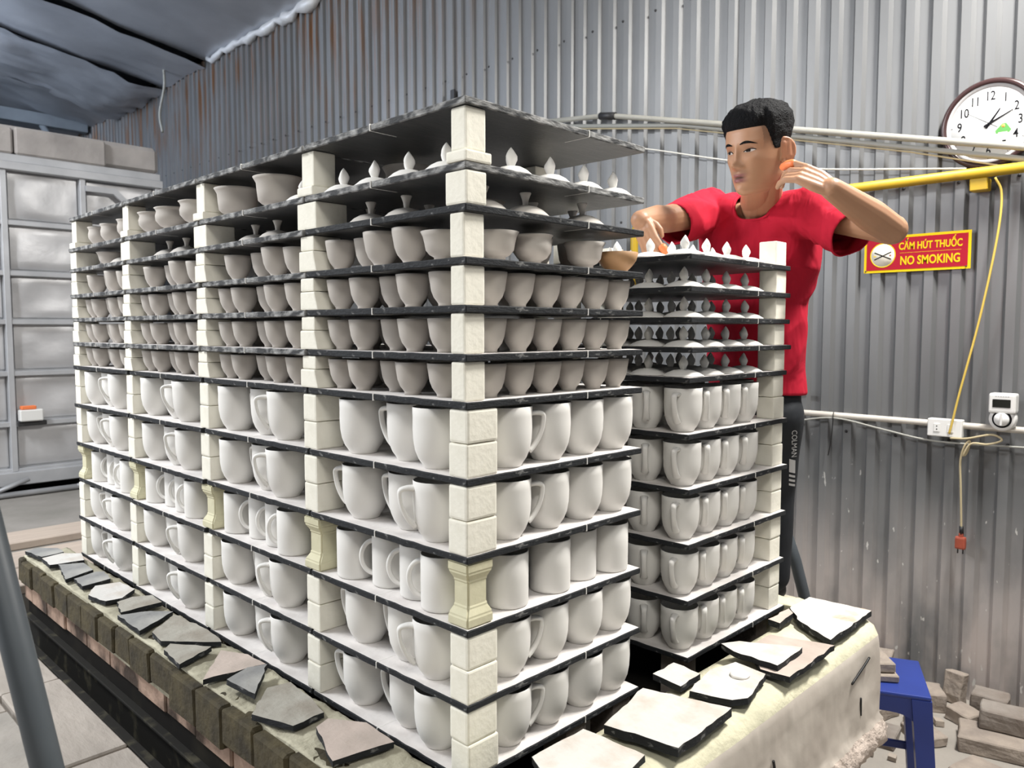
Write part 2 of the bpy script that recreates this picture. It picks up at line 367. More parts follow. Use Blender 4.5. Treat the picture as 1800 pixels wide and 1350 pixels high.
# ---- roof with foil insulation
roof = struct(empty('ceiling'), 'silver foil insulation under the roof')
bm = nb(); prism(bm, [(-5.3, 3.985 + 7.85 * .17 + .12), (WX + .1, 4.09), (WX + .1, 4.15), (-5.3, 3.985 + 7.85 * .17 + .18)], 0, 16)
for v in bm.verts: v.co = Vector((v.co.x, v.co.z - 3.6, v.co.y))
obj('roof_deck', bm, M['beam'], roof)
def roof_z(x): return 3.985 + (WX - x) * .17
def foil(x0, x1, y0, y1, drop, crumple, seed, nx=40, ny=24, sag=0.0):
    bm = nb(); g = []
    for i in range(nx + 1):
        row = []
        for j in range(ny + 1):
            x = x0 + (x1 - x0) * i / nx; y = y0 + (y1 - y0) * j / ny
            n1 = noise.noise(Vector((x * 1.6 + seed, y * 1.1, 0))) ; n2 = abs(noise.noise(Vector((x * 5 + seed, y * 3.2, 3)))) ; n3 = noise.noise(Vector((x * 14, y * 9, seed)))
            u = (i / nx); v = (j / ny)
            z = roof_z(x) - drop - crumple * (.9 * n1 + .5 * n2 + .16 * n3) - sag * math.sin(PI * u) * (.4 + .6 * math.sin(PI * v))
            row.append(bm.verts.new((x, y, z)))
        g.append(row)
    for a, b in zip(g, g[1:]):
        for j in range(ny): f = bm.faces.new((a[j], a[j + 1], b[j + 1], b[j])); f.smooth = True
    return obj('foil_sheet', bm, M['foil'], roof)
for i in range(9): foil(-5.2, WX, -3.5 + i * 1.1, -3.5 + (i + 1) * 1.1 + .02, .0 + .008 * (i % 2), .03, i * 3.7)
foil(-5.2, WX - .02, 6.38, 7.35, .06, .07, 31, sag=.03)
foil(-5.2, WX - .02, 7.25, 8.6, .10, .15, 57, nx=60, ny=36, sag=.05)
foil(-5.2, WX - .02, 8.5, 10.4, .06, .12, 12, sag=.05)
foil(-5.2, WX - .02, 10.2, 12.2, .0, .10, 77)
bm = nb()
tube(bm, [(WX - .03 + random.uniform(-.02, .01), y, 3.965 + random.uniform(-.02, .02)) for y in [4.4 + .08 * k for k in range(25)]], .03, 7, rfun=lambda t: .02 + .03 * abs(math.sin(t * 19)) * (1.3 - t))
obj('torn_foil_edge', bm, M['foilwhite'], roof)
bm = nb(); tube(bm, bez([(2.35, 6.9, 4.0), (2.33, 6.85, 3.8), (2.3, 6.9, 3.55), (2.28, 6.8, 3.35)]), .012, 6); obj('hanging_wire', bm, M['pvc'], roof)
# roof beams
bm = nb(); box(bm, -5, 2.5, 9.55, 9.67, 3.86, 4.0, bevel=.004)
tag(obj('roof_beam', bm, M['beam']), 'grey steel roof beam crossing under the foil', 'beam')
bm = nb(); tube(bm, [(2.0, 9.6, 3.9), (2.48, 9.6, 3.05)], .04, 6)
tag(obj('roof_brace', bm, M['beam']), 'slanted grey steel brace between beam and sheet wall', 'brace')

# ================================================================== KILN (far left)
KY = 4.5
kiln = tag(empty('kiln', (0.1, KY, .455)), 'large kiln clad in dented silver sheet panels behind the long stack', 'kiln')
def kpart(name, b6, m, bevel=.004, parent=None):
    bm = nb(); x0, x1, y0, y1, z0, z1 = b6
    box(bm, x0 - .1, x1 - .1, y0 - KY, y1 - KY, z0 - .455, z1 - .455, bevel=bevel); return obj(name, bm, m, parent or kiln)
kpart('body', (-2.4, 1.30, KY + .02, 8.2, .60, 2.42), M['silverpaint'])
kpart('roof_slab', (-2.4, 1.33, KY + .03, 8.0, 2.50, 2.68), M['kilntop'], .03)
kpart('roof_slab', (-2.4, .46, KY - .01, KY + .03, 2.50, 2.66), M['kilntop'], .012)
kpart('roof_slab', (.47, .98, KY - .01, KY + .03, 2.50, 2.665), M['kilntop'], .012)
kpart('top_channel', (-2.4, 1.32, KY - .05, KY + .02, 2.40, 2.45), M['silverpaint'])
kpart('top_channel', (-2.4, 1.32, KY - .01, KY + .02, 2.451, 2.50), M['silverpaint'])
zz = [.60, .885, 1.19, 1.50, 1.79, 2.09, 2.40]
for a, b in zip(zz, zz[1:]):
    for x0, x1 in ((-2.38, -1.5), (-1.49, -.56), (-.55, .385), (.415, .815), (.85, 1.28)):
        bm = nb(); nx, nz = 14, 10; g = []
        for i in range(nx + 1):
            row = []
            for j in range(nz + 1):
                u, v = i / nx, j / nz; x = x0 + .012 + (x1 - x0 - .024) * u; z = a + .03 + (b - a - .035) * v
                e = min(u, 1 - u, v, 1 - v); dd = .007 * min(1, e * 9) * (1 + 2.2 * noise.noise(Vector((x * 4.5, z * 5, 1.3))))
                row.append(bm.verts.new((x - .1, KY - KY + .012 - dd * .9, z - .455)))
            g.append(row)
        for p, q in zip(g, g[1:]):
            for j in range(nz): f = bm.faces.new((p[j], q[j], q[j + 1], p[j + 1])); f.smooth = True
        obj('panel', bm, M['silver'], kiln)
for z in zz[:-1]: kpart('angle_bar', (-2.4, 1.30, KY - .03, KY + .02, z - .012, z + .018), M['silverpaint'], .003)
for x in (-1.5, -.555, .39, .822, 1.285): kpart('upright', (x - .012, x + .022, KY - .035, KY + .02, .60, 2.40), M['silverpaint'], .003)
bm = nb(); prism(bm, [(.84 - .1, 2.36 - .455), (1.02 - .1, 2.36 - .455), (1.16 - .1, 2.22 - .455), (1.16 - .1, 2.19 - .455), (1.0 - .1, 2.325 - .455), (.84 - .1, 2.325 - .455)], 0, .02)
bmesh.ops.rotate(bm, verts=bm.verts, cent=(0, 0, 0), matrix=Matrix.Rotation(PI / 2, 3, 'X'))
obj('gusset', bm, M['silverpaint'], kiln, loc=(0, -.036, 0))
# base trusses and dark opening below
kpart('base_channel', (-2.4, 1.3, KY - .06, KY + .1, .52, .60), M['silverpaint'])
kpart('base_frame', (-2.4, 1.3, KY + .10, 8.2, .456, .60), M['soot'])
bm = nb()
tube(bm, [(-2.4, KY - .10, .475), (1.3, KY - .10, .475)], .018, 4)
for i in range(8): tube(bm, [(-2.3 + i * .5, KY - .10, .475), (-2.05 + i * .5, KY - .1, .56)], .014, 4)
for v in bm.verts: v.co -= Vector((.1, KY, .455))
obj('base_truss', bm, M['silverpaint'], kiln)
# thermostat box with scorch mark
bm = nb(); box(bm, .42, .545, KY - .085, KY - .03, .905, .975, bevel=.006)
tb = tag(empty('junction_box', (.48, KY - .03, .903)), 'small white box with orange lid fixed on the kiln panel', 'box')
for v in bm.verts: v.co -= Vector((.48, KY - .03, .903))
obj('case', bm, M['whiteplastic'], tb)
bm = nb(); box(bm, -.05, .03, -.05, -.004, .073, .095, bevel=.004); obj('lid', bm, M['cot'], tb)
bm = nb(); box(bm, -.064, .09, -.024, .0005, -.028, .0, bevel=.004); obj('bracket', bm, M['darkmetal'], tb)

# planks on the rear floor
for i, (y0, y1, x1, m) in enumerate([(2.40, 2.66, .75, 'plank'), (2.67, 2.94, .8, 'plank'), (3.10, 3.34, .9, 'plank')]):
    bm = nb(); box(bm, -3.2, x1, y0, y1 - .006, .456, .492, bevel=.004)
    tag(obj('floor_plank', bm, M[m]), ['dusty beige plank bordering the dark pit', 'dusty beige plank behind the one at the pit edge', 'dusty plank lying alone in front of the kiln'][i], 'plank')
for i, (y, z) in enumerate([(2.02, .40), (2.22, .33)]):
    bm = nb(); box(bm, -3, -.26, y, y + .03, z, z + .02)
    tag(obj('steel_strip', bm, M['pvcwhite']), ['pale steel strip across the pit beside the raised slabs', 'pale steel strip across the pit beside the planks'][i], 'steel strip')
for xx in (-2.9, -.32):
    pass
bm = nb(); tube(bm, [(-.6558, .3475, 1.50), (-.577, .204, .87), (-.5305, .119, .4965)], .0195, 20)
pole = tag(obj('steel_pole', bm, M['greysteel'], smooth=False), 'grey round steel pole leaning on the floor slabs near the kiln car', 'pole')

# ================================================================== KILN CAR
car = tag(empty('kiln_car', (.5, .9, 0)), 'low brick kiln car carrying the loaded shelf stacks', 'kiln car')
def cpart(name, bm, m, smooth=False):
    for v in bm.verts: v.co -= Vector((.5, .9, 0))
    return obj(name, bm, m, car, smooth)
bm = nb(); box(bm, -.10, 1.17, -.06, 2.0, .42, .56); cpart('deck', bm, M['soot'])
bm = nb(); box(bm, -.13, 1.2, -.16, 2.05, .20, .42); cpart('chassis', bm, M['soot'])
bm = nb(); box(bm, -.168, -.13, -.2, 2.03, .496, .504, bevel=.002); box(bm, -.150, -.13, -.2, 2.03, .30, .495); cpart('side_rail', bm, M['steelrail'])
bm = nb(); box(bm, -.15, -.10, -.2, 2.03, .505, .553); cpart('burnt_course', bm, M['soot'])
for wx in (-.08, 1.12):
    for wy in (.15, 1.7):
        bm = nb(); lathe(bm, [(0, -.03), (.10, -.03), (.10, .02), (.115, .02), (.115, .03), (0, .03)], 20)
        bmesh.ops.rotate(bm, verts=bm.verts, cent=(0, 0, 0), matrix=Matrix.Rotation(PI / 2, 3, 'Y'))
        for v in bm.verts: v.co += Vector((wx, wy, .115))
        cpart('wheel', bm, M['steelrail'])
# brick courses on the long side
y = -.20; k = 0
while y < 2.02:
    L_ = random.uniform(.105, .135); y1 = min(y + L_, 2.035)
    off = .012 if (y > .74 and k % 3) else 0
    dz = -.012 * (.5 < y < .76)
    bm = nb(); box(bm, -.180 + random.uniform(-.004, .004) + off * .3, -.095, y + .0015, y1 - .0015, .617 + dz + random.uniform(-.004, .003), .692 + random.uniform(-.004, .003), bevel=.005)
    for v in bm.verts: v.co += Vector((random.uniform(-.0015, .0015), 0, random.uniform(-.0015, .0015)))
    cpart('rim_brick', bm, M['rimbrick']); y = y1; k += 1
y = -.19
while y < 2.02:
    y1 = min(y + random.uniform(.16, .20), 2.03)
    bm = nb(); box(bm, -.158 + random.uniform(-.004, .004), -.10, y + .0015, y1 - .0015, .554, .612, bevel=.004); cpart('side_brick', bm, M['pinkbrick']); y = y1
# fibre bedding: lumpy strips
def bedding(x0, x1, y0, y1, ztop, zbot, amp, nx, ny, mats, edge=0.0, seed=0):
    bm = nb(); g = []
    for i in range(nx + 1):
        row = []
        for j in range(ny + 1):
            x = x0 + (x1 - x0) * i / nx; yy = y0 + (y1 - y0) * j / ny
            z = ztop + amp * (noise.noise(Vector((x * 18 + seed, yy * 18, 0))) + .5 * noise.noise(Vector((x * 50, yy * 50, seed))))
            row.append(bm.verts.new((x, yy, z)))
        g.append(row)
    for a, b in zip(g, g[1:]):
        for j in range(ny): f = bm.faces.new((a[j], b[j], b[j + 1], a[j + 1])); f.smooth = True
    # skirt down
    rim = [g[i][0] for i in range(nx + 1)] + [g[nx][j] for j in range(1, ny + 1)] + [g[i][ny] for i in range(nx - 1, -1, -1)] + [g[0][j] for j in range(ny - 1, 0, -1)]
    lo = [bm.verts.new((v.co.x, v.co.y, zbot)) for v in rim]
    for i in range(len(rim)):
        j = (i + 1) % len(rim); bm.faces.new((rim[j], rim[i], lo[i], lo[j]))
    return bm
cpart('side_bedding', bedding(-.160, -.028, -.18, 2.03, .6965, .60, .006, 14, 180, None, seed=4), M['fiberdirty'])
# front wall of the car: plastered face with rounded fibre lip, built as a swept profile along x
def front_wall():
    prof = [(-.062, .56), (-.062, .690), (-.10, .698), (-.16, .697), (-.205, .694), (-.232, .683), (-.246, .664), (-.251, .63), (-.251, .57), (-.253, .50), (-.256, .46), (-.268, .435), (-.278, .415), (-.272, .39), (-.24, .375)]
    bm = nb(); X0, X1, n = -.17, 1.262, 130; g = []
    # refine profile
    pr = []
    for a, b in zip(prof, prof[1:]):
        m = max(1, int(math.hypot(b[0] - a[0], b[1] - a[1]) / .013))
        for i in range(m): pr.append((a[0] + (b[0] - a[0]) * i / m, a[1] + (b[1] - a[1]) * i / m))
    pr.append(prof[-1])
    cols = []
    for i in range(n + 1): cols.append((X0 + (X1 - X0) * i / n, 0))
    for i, (x, _) in enumerate(cols):
        row = []
        for yy, z in pr:
            e = max(0, (x - (X1 - .05)) / .05)
            yb = -.062 + (yy + .062) * (1 - .25 * e * e); zz_ = z - .02 * e * e * (1 if z > .6 else 0)
            lump = noise.noise(Vector((x * 9, yy * 9, z * 9))); fine = noise.noise(Vector((x * 45, yy * 45, z * 45)))
            crust = 1 if z < .45 else 0
            d = .006 * lump + .0022 * fine + crust * .012 * fine
            row.append(bm.verts.new((x + (.02 * lump * e), yb - d, zz_ + d * .7)))
        g.append(row)
    for a, b in zip(g, g[1:]):
        for j in range(len(pr) - 1):
            f = bm.faces.new((a[j], a[j + 1], b[j + 1], b[j])); f.smooth = True
            z = pr[j][1]; f.material_index = 0 if (z > .665 and j < len(pr) - 1 and pr[j][1] > .66) else (2 if z < .45 else 1)
    for side in (0, -1):
        c = bm.verts.new((g[side][0].co.x, -.15, .5))
        for j in range(len(pr) - 1):
            f = bm.faces.new((g[side][j], g[side][j + 1], c)); f.material_index = 1
    return bm
for v_ in (1,):
    bm = front_wall()
    for v in bm.verts: v.co -= Vector((.5, .9, 0))
    obj('front_wall', bm, [M['fiber'], M['plaster'], M['crust']], car)
# end return of the lip along the far short side
cpart('end_bedding', bedding(1.195, 1.262, -.10, 2.0, .690, .40, .006, 6, 120, None, seed=9), M['fiber'])
# cracks in the plaster
for pts in ([(1.02, -.2545, .60), (1.10, -.2545, .622), (1.13, -.2545, .632)], [(1.08, -.2545, .545), (1.083, -.2545, .50)], [(.60, -.2545, .54), (.615, -.2545, .555), (.61, -.2545, .575)]):
    bm = nb(); tube(bm, bez(pts, 5), .0030, 5); cpart('crack', bm, M['black'])
# supports under the bottom shelves
for (x, y) in [(.06, .06), (.30, .04), (.45, .04), (.06, .48), (.06, .98), (.06, 1.48), (.06, 1.92), (.44, .98), (.44, 1.92), (.75, .06), (1.12, .06), (.75, .46), (1.12, .46)]:
    bm = nb(); box(bm, x - .03, x + .03, y - .03, y + .03, .5605, .6725); cpart('support_block', bm, M['rubbledark'])

# broken shelf plates laid on the lip
def plate(poly, z, th, top, label, name='broken_plate', lift=0.0, group=None):
    cx = sum(p[0] for p in poly) / len(poly); cy = sum(p[1] for p in poly) / len(poly)
    bm = nb(); prism(bm, [(p[0] - cx, p[1] - cy) for p in poly], 0, th, 0, 1, rough=.0022)
    o = obj(name, bm, [M[top], M['carbide']]); o.location = (cx, cy, z); o.rotation_euler = (random.uniform(-.012, .012), random.uniform(-.012, .012), 0)
    tag(o, label, 'plate', group); return o
LP = [([[-0.157, 2.018], [-0.14, 1.899], [-0.071, 1.909], [-0.069, 1.977], [-0.118, 2.034]], 'plate_top_grey', 'five-sided dark grey plate at far end of side lip'),
      ([[-0.144, 1.883], [-0.15, 1.779], [-0.054, 1.762], [-0.034, 1.857], [-0.079, 1.903]], 'plate_top_white', 'pale plate second from far end of side lip'),
      ([[-0.127, 1.769], [-0.158, 1.586], [-0.069, 1.631], [-0.067, 1.734]], 'plate_top_grey', 'dark grey four-cornered plate third from far end of side lip'),
      ([[-0.139, 1.578], [-0.146, 1.483], [-0.065, 1.499], [-0.052, 1.588], [-0.071, 1.607]], 'plate_top_grey', 'dark grey plate fourth from far end of side lip'),
      ([[-0.159, 1.392], [-0.143, 1.305], [-0.101, 1.297], [-0.05, 1.351], [-0.055, 1.446], [-0.117, 1.464]], 'plate_top_white', 'pale six-sided plate on middle of side lip'),
      ([[-0.123, 1.277], [-0.144, 1.183], [-0.04, 1.184], [-0.035, 1.261], [-0.078, 1.288]], 'plate_top_dusty', 'dusty plate with a dab of fibre beside pale six-sided plate'),
      ([[-0.16, 1.165], [-0.159, 1.018], [-0.047, 1.095], [-0.087, 1.14]], 'plate_top_grey', 'dark pointed triangular plate on side lip with bare surface'),
      ([[-0.142, 0.985], [-0.149, 0.914], [-0.05, 0.81], [-0.038, 0.903], [-0.055, 1.066]], 'plate_top_dusty', 'large rough dusty plate next to dark pointed plate'),
      ([[-0.165, 0.857], [-0.173, 0.755], [-0.135, 0.77], [-0.079, 0.798], [-0.141, 0.883]], 'plate_top_dusty', 'small dusty plate at the step in rim bricks'),
      ([[-0.171, 0.64], [-0.04, 0.618], [-0.042, 0.695], [-0.073, 0.762]], 'plate_top_pink', 'pinkish dusty plate with long black edge on side lip'),
      ([[-0.148, 0.58], [-0.139, 0.476], [-0.05, 0.590], [-0.088, 0.604]], 'plate_top_grey', 'small grey triangle plate lying on larger speckled plate'),
      ([[-0.172, 0.426], [-0.137, 0.333], [-0.068, 0.337], [-0.053, 0.407], [-0.048, 0.499], [-0.095, 0.507]], 'plate_top_dusty', 'large speckled six-sided plate under grey triangle plate'),
      ([[-0.112, 0.295], [-0.153, 0.176], [-0.042, 0.15], [-0.037, 0.243], [-0.077, 0.308]], 'plate_top_pink', 'brownish plate nearest the stack corner on side lip')]
for i, (poly, top, lab) in enumerate(LP):
    plate(poly, .7035 + (.0125 if i == 10 else 0), .0115, top, lab)
FP = [([[1.095, -0.060], [1.217, -0.060], [1.226, -0.223], [0.952, -0.227], [1.014, -0.128]], 0, .015, 'plate_top_rust', 'white corner plate with rust spots on front lip'),
      ([[0.784, -0.102], [0.89, -0.106], [0.931, -0.245], [0.701, -0.244], [0.696, -0.18]], 0, .013, 'plate_top_pink', 'pinkish plate with smaller white plate lying on it'),
      ([[0.73, -0.066], [0.772, -0.09], [0.837, -0.21], [0.709, -0.213], [0.71, -0.109]], .0135, .013, 'plate_top_white', 'small white plate lying on the pinkish plate'),
      ([[0.495, -0.126], [0.616, -0.104], [0.69, -0.125], [0.678, -0.201], [0.548, -0.228], [0.518, -0.209]], 0, .013, 'plate_top_white', 'white rounded plate with a plaster lump on it'),
      ([[0.51, -0.028], [0.592, -0.028], [0.582, -0.100], [0.50, -0.103]], 0, .013, 'plate_top_white', 'small square white plate overhanging the dark gap'),
      ([[0.258, -0.091], [0.435, -0.054], [0.483, -0.228], [0.281, -0.235]], .0, .017, 'plate_top_white', 'largest square white plate on front lip'),
      ([[0.170, -0.066], [0.227, -0.069], [0.232, -0.201], [0.141, -0.215], [0.03, -0.17], [0.09, -0.065]], 0, .013, 'plate_top_white', 'white plate on front lip beside largest square plate'),
      ([[0.977, -0.060], [1.085, -0.062], [1.060, -0.085], [0.971, -0.092]], 0, .016, 'plate_top_pink', 'narrow dark-edged offcut beside rust spotted plate')]
for poly, dz, th, top, lab in FP: plate(poly, .7055 + dz, th, top, lab)
bm = nb(); bmesh.ops.create_icosphere(bm, subdivisions=3, radius=.022)
for v in bm.verts: v.co = Vector((v.co.x, v.co.y * .9, max(0, v.co.z * .45))) * (1 + .15 * noise.noise(v.co * 60))
tag(obj('plaster_lump', bm, M['lidwhite'], smooth=True, loc=(.632, -.165, .719)), 'white plaster lump stuck on the rounded plate', 'plaster lump')

# ================================================================== STACK PARTS
ZA = [1.8277, 1.7245, 1.657, 1.571, 1.4923, 1.4114, 1.3322, 1.2039, 1.0719, .9462, .8163, .6854][::-1]   # shelf tops, bottom first
ZB = [.690, .8245, .957, 1.085, 1.213, 1.343, 1.412, 1.481, 1.551, 1.624]
TH = .0125
def shelf_meshes(Ly):
    bm = nb(); box(bm, 0, .5, 0, Ly, -TH, 0, bevel=.0018, seg=1)
    # irregular chipped edges
    bmesh.ops.subdivide_edges(bm, edges=[e for e in bm.edges if e.calc_length() > .3], cuts=16, use_grid_fill=True)
    for v in bm.verts:
        e = min(v.co.x, .5 - v.co.x, v.co.y, Ly - v.co.y)
        if e < .004:
            n = noise.noise(v.co * 37) * .0011
            v.co += Vector((n, n, n * .8))
    for f in bm.faces: f.material_index = 1 if (f.normal.z > .9 and f.calc_center_median().z > -.002) else 0
    bm.normal_update()
    for f in bm.faces: f.material_index = 1 if (f.normal.z > .8) else (2 if f.normal.z < -.8 else 0)
    s = mesh_from_bm(bm, 'kiln_shelf', [M['carbide'], M['wash'], M['carbide_under']])
    sl = []
    for a in ((-.0014, .06, Ly * .53 - .0008, Ly * .53 + .0008), (.44, .5008, Ly * .53 - .0008, Ly * .53 + .0008), (.315, .3166, -.0014, .06), (.315, .3166, Ly - .06, Ly + .0008)):
        bm = nb(); box(bm, *a, -TH - .0002, .0003); sl.append(mesh_from_bm(bm, 'relief_slot', M['slotfill']))
    return s, sl
S_ME, S_SLOTS = shelf_meshes(.488)
S_DUSTY = S_ME.copy(); S_DUSTY.materials[0] = M['carbide_dusty']
def add_slots(o):
    for m_ in S_SLOTS: link(bpy.data.objects.new('relief_slot', m_), o)
tiersA = ['bottom', 'second', 'third', 'fourth', 'fifth', 'sixth', 'seventh', 'eighth', 'ninth', 'tenth', 'eleventh']
YB = [0.0, .494, .994, 1.494]
BAYN = ['corner bay', 'second bay from corner', 'third bay from corner', 'far end bay']
for i, z in enumerate(ZA):
    for b in range(4):
        o = bpy.data.objects.new('kiln_shelf', S_DUSTY if (i >= 10 or (b and i >= 6)) else S_ME); link(o)
        o.location = (random.uniform(-.003, .003), YB[b] + (.0 if b else .0), z); o.rotation_euler = (0, 0, random.uniform(-.004, .004))
        if b == 0: o.location.x = 0; o.rotation_euler = (0, 0, 0)
        add_slots(o)
        what = 'topmost shelf' if i == 11 else ('shelf under the %s tier' % tiersA[i])
        tag(o, 'black carbide %s, %s, long stack' % (what, BAYN[b]), 'kiln shelf', 'shelves of the long stack')
# ---- posts
def block_mesh(name, sx, sy, sz, bevel=.0035, taper=0.0):
    bm = nb(); box(bm, -sx / 2, sx / 2, -sy / 2, sy / 2, 0, sz, bevel=bevel, seg=2)
    if taper:
        for v in bm.verts:
            t = 1 - v.co.z / sz
            if v.co.y < 0: v.co.y -= taper * t
    for v in bm.verts: v.co += Vector((1, 1, 0)) * .0006 * noise.noise(v.co * 80)
    return mesh_from_bm(bm, name, M['cream'])
def waist_mesh(sx, sy, sz):
    bm = nb(); g = []
    for z, k in [(0, 1), (.018, 1), (.034, .72), (sz - .034, .72), (sz - .018, 1), (sz, 1)]:
        g.append([bm.verts.new((sx / 2 * k * a, sy / 2 * k * b, z)) for a, b in ((-1, -1), (1, -1), (1, 1), (-1, 1))])
    for A, B in zip(g, g[1:]):
        for k in range(4): bm.faces.new((A[k], A[(k + 1) % 4], B[(k + 1) % 4], B[k]))
    bm.faces.new(g[0][::-1]); bm.faces.new(g[-1])
    bmesh.ops.bevel(bm, geom=list(bm.edges), offset=.003, segments=2, affect='EDGES')
    return mesh_from_bm(bm, 'waisted_post', M['olive'])
_pc = {}; POST_RECTS = []; MUG_LIST = []
def post(kind, x, y, z0, z1, sx, sy, label, grp):
    POST_RECTS.append((x, y, sx / 2 + .004, sy / 2 + .006, z0))
    h = z1 - z0
    def put(me, z, lab, nm='kiln_post'):
        o = bpy.data.objects.new(nm, me); link(o); o.location = (x + random.uniform(-.0012, .0012), y + random.uniform(-.0012, .0012), z + .0002); tag(o, lab, 'kiln post', grp); return o
    def get(key, fn):
        key = (key, round(sx, 4), round(sy, 4), round(h, 4))
        if key not in _pc: _pc[key] = fn()
        return _pc[key]
    if kind == 'one': put(get('one', lambda: block_mesh('kiln_post', sx, sy, h - .0006)), z0, 'single cream block post ' + label)
    elif kind == 'two':
        a = get('twoa', lambda: block_mesh('kiln_post', sx, sy, h * .5 - .0008)); bme = get('twob', lambda: block_mesh('kiln_post', sx, sy, h * .5 - .0008, bevel=.005))
        put(a, z0, 'lower cream brick of two-brick post ' + label); put(bme, z0 + h * .5, 'upper cream brick of two-brick post ' + label)
    elif kind == 'step':
        a = get('stepa', lambda: block_mesh('kiln_post', sx + .004, sy + .004, h * .58 - .0008, taper=.012)); bme = get('stepb', lambda: block_mesh('kiln_post', sx, sy, h * .42 - .0008))
        put(a, z0, 'lower wedge-sided cream brick of post ' + label); put(bme, z0 + h * .58, 'upper cream brick of post ' + label)
    elif kind == 'based':
        a = get('basea', lambda: block_mesh('kiln_post', sx + .014, sy + .012, .019)); bme = get('baseb', lambda: block_mesh('kiln_post', sx, sy, h - .0198))
        put(a, z0, 'flat cream base slab under post ' + label); put(bme, z0 + .0192, 'tall cream block on flat base, post ' + label)
    elif kind == 'waist': put(get('waist', lambda: waist_mesh(sx, sy, h - .0006)), z0, 'waisted olive-cream post ' + label, 'waisted_post')
KIND_A = ['two', 'two', 'waist', 'two', 'two', 'step', 'step', 'step', 'step', 'one', 'based']
JN = ['at near corner', 'at first shelf joint', 'at second shelf joint', 'at third shelf joint', 'at far end']
JY = [.024, .488, .988, 1.488, 1.954]
for t in range(11):
    z0, z1 = ZA[t], ZA[t + 1] - TH
    for j in range(5):
        k = KIND_A[t]; sx, sy = .066, .050
        x = .036
        if k == 'waist': sx, sy = .075, .06; x = .041
        if k == 'one': sx, sy = .075, .072; x = .041
        if k == 'based': sx, sy = .052, .046; x = .034
        if j == 0:
            sx, sy, x = .072, .046, .038
            if k == 'step': k = 'one'; sx, sy, x = .047, .034, .026
            elif k == 'waist': sx, sy, x = .062, .052, .033
            elif KIND_A[t] == 'one': sx, sy, x = .046, .052, .025
            elif k == 'based': sx, sy, x = .046, .036, .028
        if j == 4 and k == 'one': sy = .06
        y = max(JY[j], sy / 2 + .002) if j == 0 else JY[j]
        post(k, x, y, z0, z1, sx, sy, '%s, %s tier, long stack' % (JN[j], tiersA[t]), 'posts of the long stack')
    for b in range(4):   # inner third leg of every shelf
        post('one', .455, YB[b] + .27, z0, z1, .05, .05, 'inside %s, %s tier, long stack' % (BAYN[b], tiersA[t]), 'posts of the long stack')

# ---- ware
def mug_meshes():
    prof_o = [(0, 0), (.0245, 0), (.0262, .0015), (.0285, .006), (.0350, .0155), (.0405, .029), (.0435, .046), (.0445, .066), (.0442, .086), (.0450, .1025)]
    prof_i = [(.0440, .1035), (.0427, .1025), (.0412, .085), (.0412, .06), (.0385, .035), (.029, .014), (0, .009)]
    bm = nb(); lathe(bm, prof_o + prof_i, 36); body = mesh_from_bm(bm, 'body', M['mug'])
    bm = nb(); pts = bez([(.0425, 0, .090), (.054, 0, .0905), (.0655, 0, .0875), (.0678, 0, .079), (.0645, 0, .060), (.057, 0, .043), (.048, 0, .031), (.0405, 0, .025)], 4)
    tube(bm, pts, .0052, 10, flat=1.75, rfun=lambda t: .0058 - .0020 * math.sin(PI * t)); h = mesh_from_bm(bm, 'handle', M['mug'])
    return body, h
def cyl_meshes():
    bm = nb(); lathe(bm, [(0, 0), (.0365, 0), (.0392, .002), (.0398, .006), (.0400, .05), (.0402, .1000), (.0392, .1012), (.0378, .1), (.0372, .05), (.036, .01), (0, .007)], 36)
    body = mesh_from_bm(bm, 'body', M['mug'])
    bm = nb(); pts = [(.038 + .026 * math.sin(a), 0, .052 + .033 * math.cos(a)) for a in [PI * (k / 16) for k in range(17)]]
    pts = [(.036, 0, .085)] + pts + [(.036, 0, .019)]
    tube(bm, pts, .0048, 10, flat=1.3); return body, mesh_from_bm(bm, 'handle', M['mug'])
def cup_mesh(R_, H, foot, name='teacup', lip=.06, m='cup', bulge=.92):
    pr = [(0, .001), (foot * .8, .001), (foot * .86, 0), (foot, 0), (foot * .97, H * .07), (foot * 1.08, H * .12), (R_ * .72, H * .27), (R_ * .86, H * .47), (R_ * bulge, H * .68), (R_ * (1 - lip * .35), H * .88), (R_, H),
          (R_ - .0016, H + .0004), (R_ * (1 - lip * .35) - .003, H * .87), (R_ * bulge - .0035, H * .66), (R_ * .8, H * .42), (R_ * .5, H * .2), (0, H * .15)]
    bm = nb(); lathe(bm, pr, 32); return mesh_from_bm(bm, name, M[m])
def bowl_mesh(R_, H, foot, name, shape, m='cup'):
    if shape == 'flare': pr = [(0, .001), (foot * .84, 0), (foot, 0), (foot * .95, H * .16), (R_ * .62, H * .24), (R_ * .78, H * .40), (R_ * .83, H * .62), (R_ * .90, H * .85), (R_, H)]
    elif shape == 'round': pr = [(0, .001), (foot * .84, 0), (foot, 0), (foot * .93, H * .12), (R_ * .70, H * .24), (R_ * .92, H * .46), (R_ * .94, H * .66), (R_ * .88, H * .84), (R_ * .93, H * .94), (R_, H)]
    elif shape == 'tub': pr = [(0, .001), (foot * .84, 0), (foot, 0), (foot * .95, H * .12), (R_ * .66, H * .18), (R_ * .80, H * .28), (R_ * .84, H * .55), (R_ * .87, H * .82), (R_ * .94, H * .92), (R_, H)]
    else: pr = [(0, .001), (foot * .84, 0), (foot, 0), (foot, H * .1), (R_ * .7, H * .3), (R_ * .9, H * .6), (R_, H)]
    inn = [(max(0, r - .003), max(z, H * .16)) for r, z in pr[4:]][::-1]
    bm = nb(); lathe(bm, pr + [(R_ - .0012, H + .0005)] + inn[1:] + [(0, H * .16)], 32); return mesh_from_bm(bm, name, M[m])
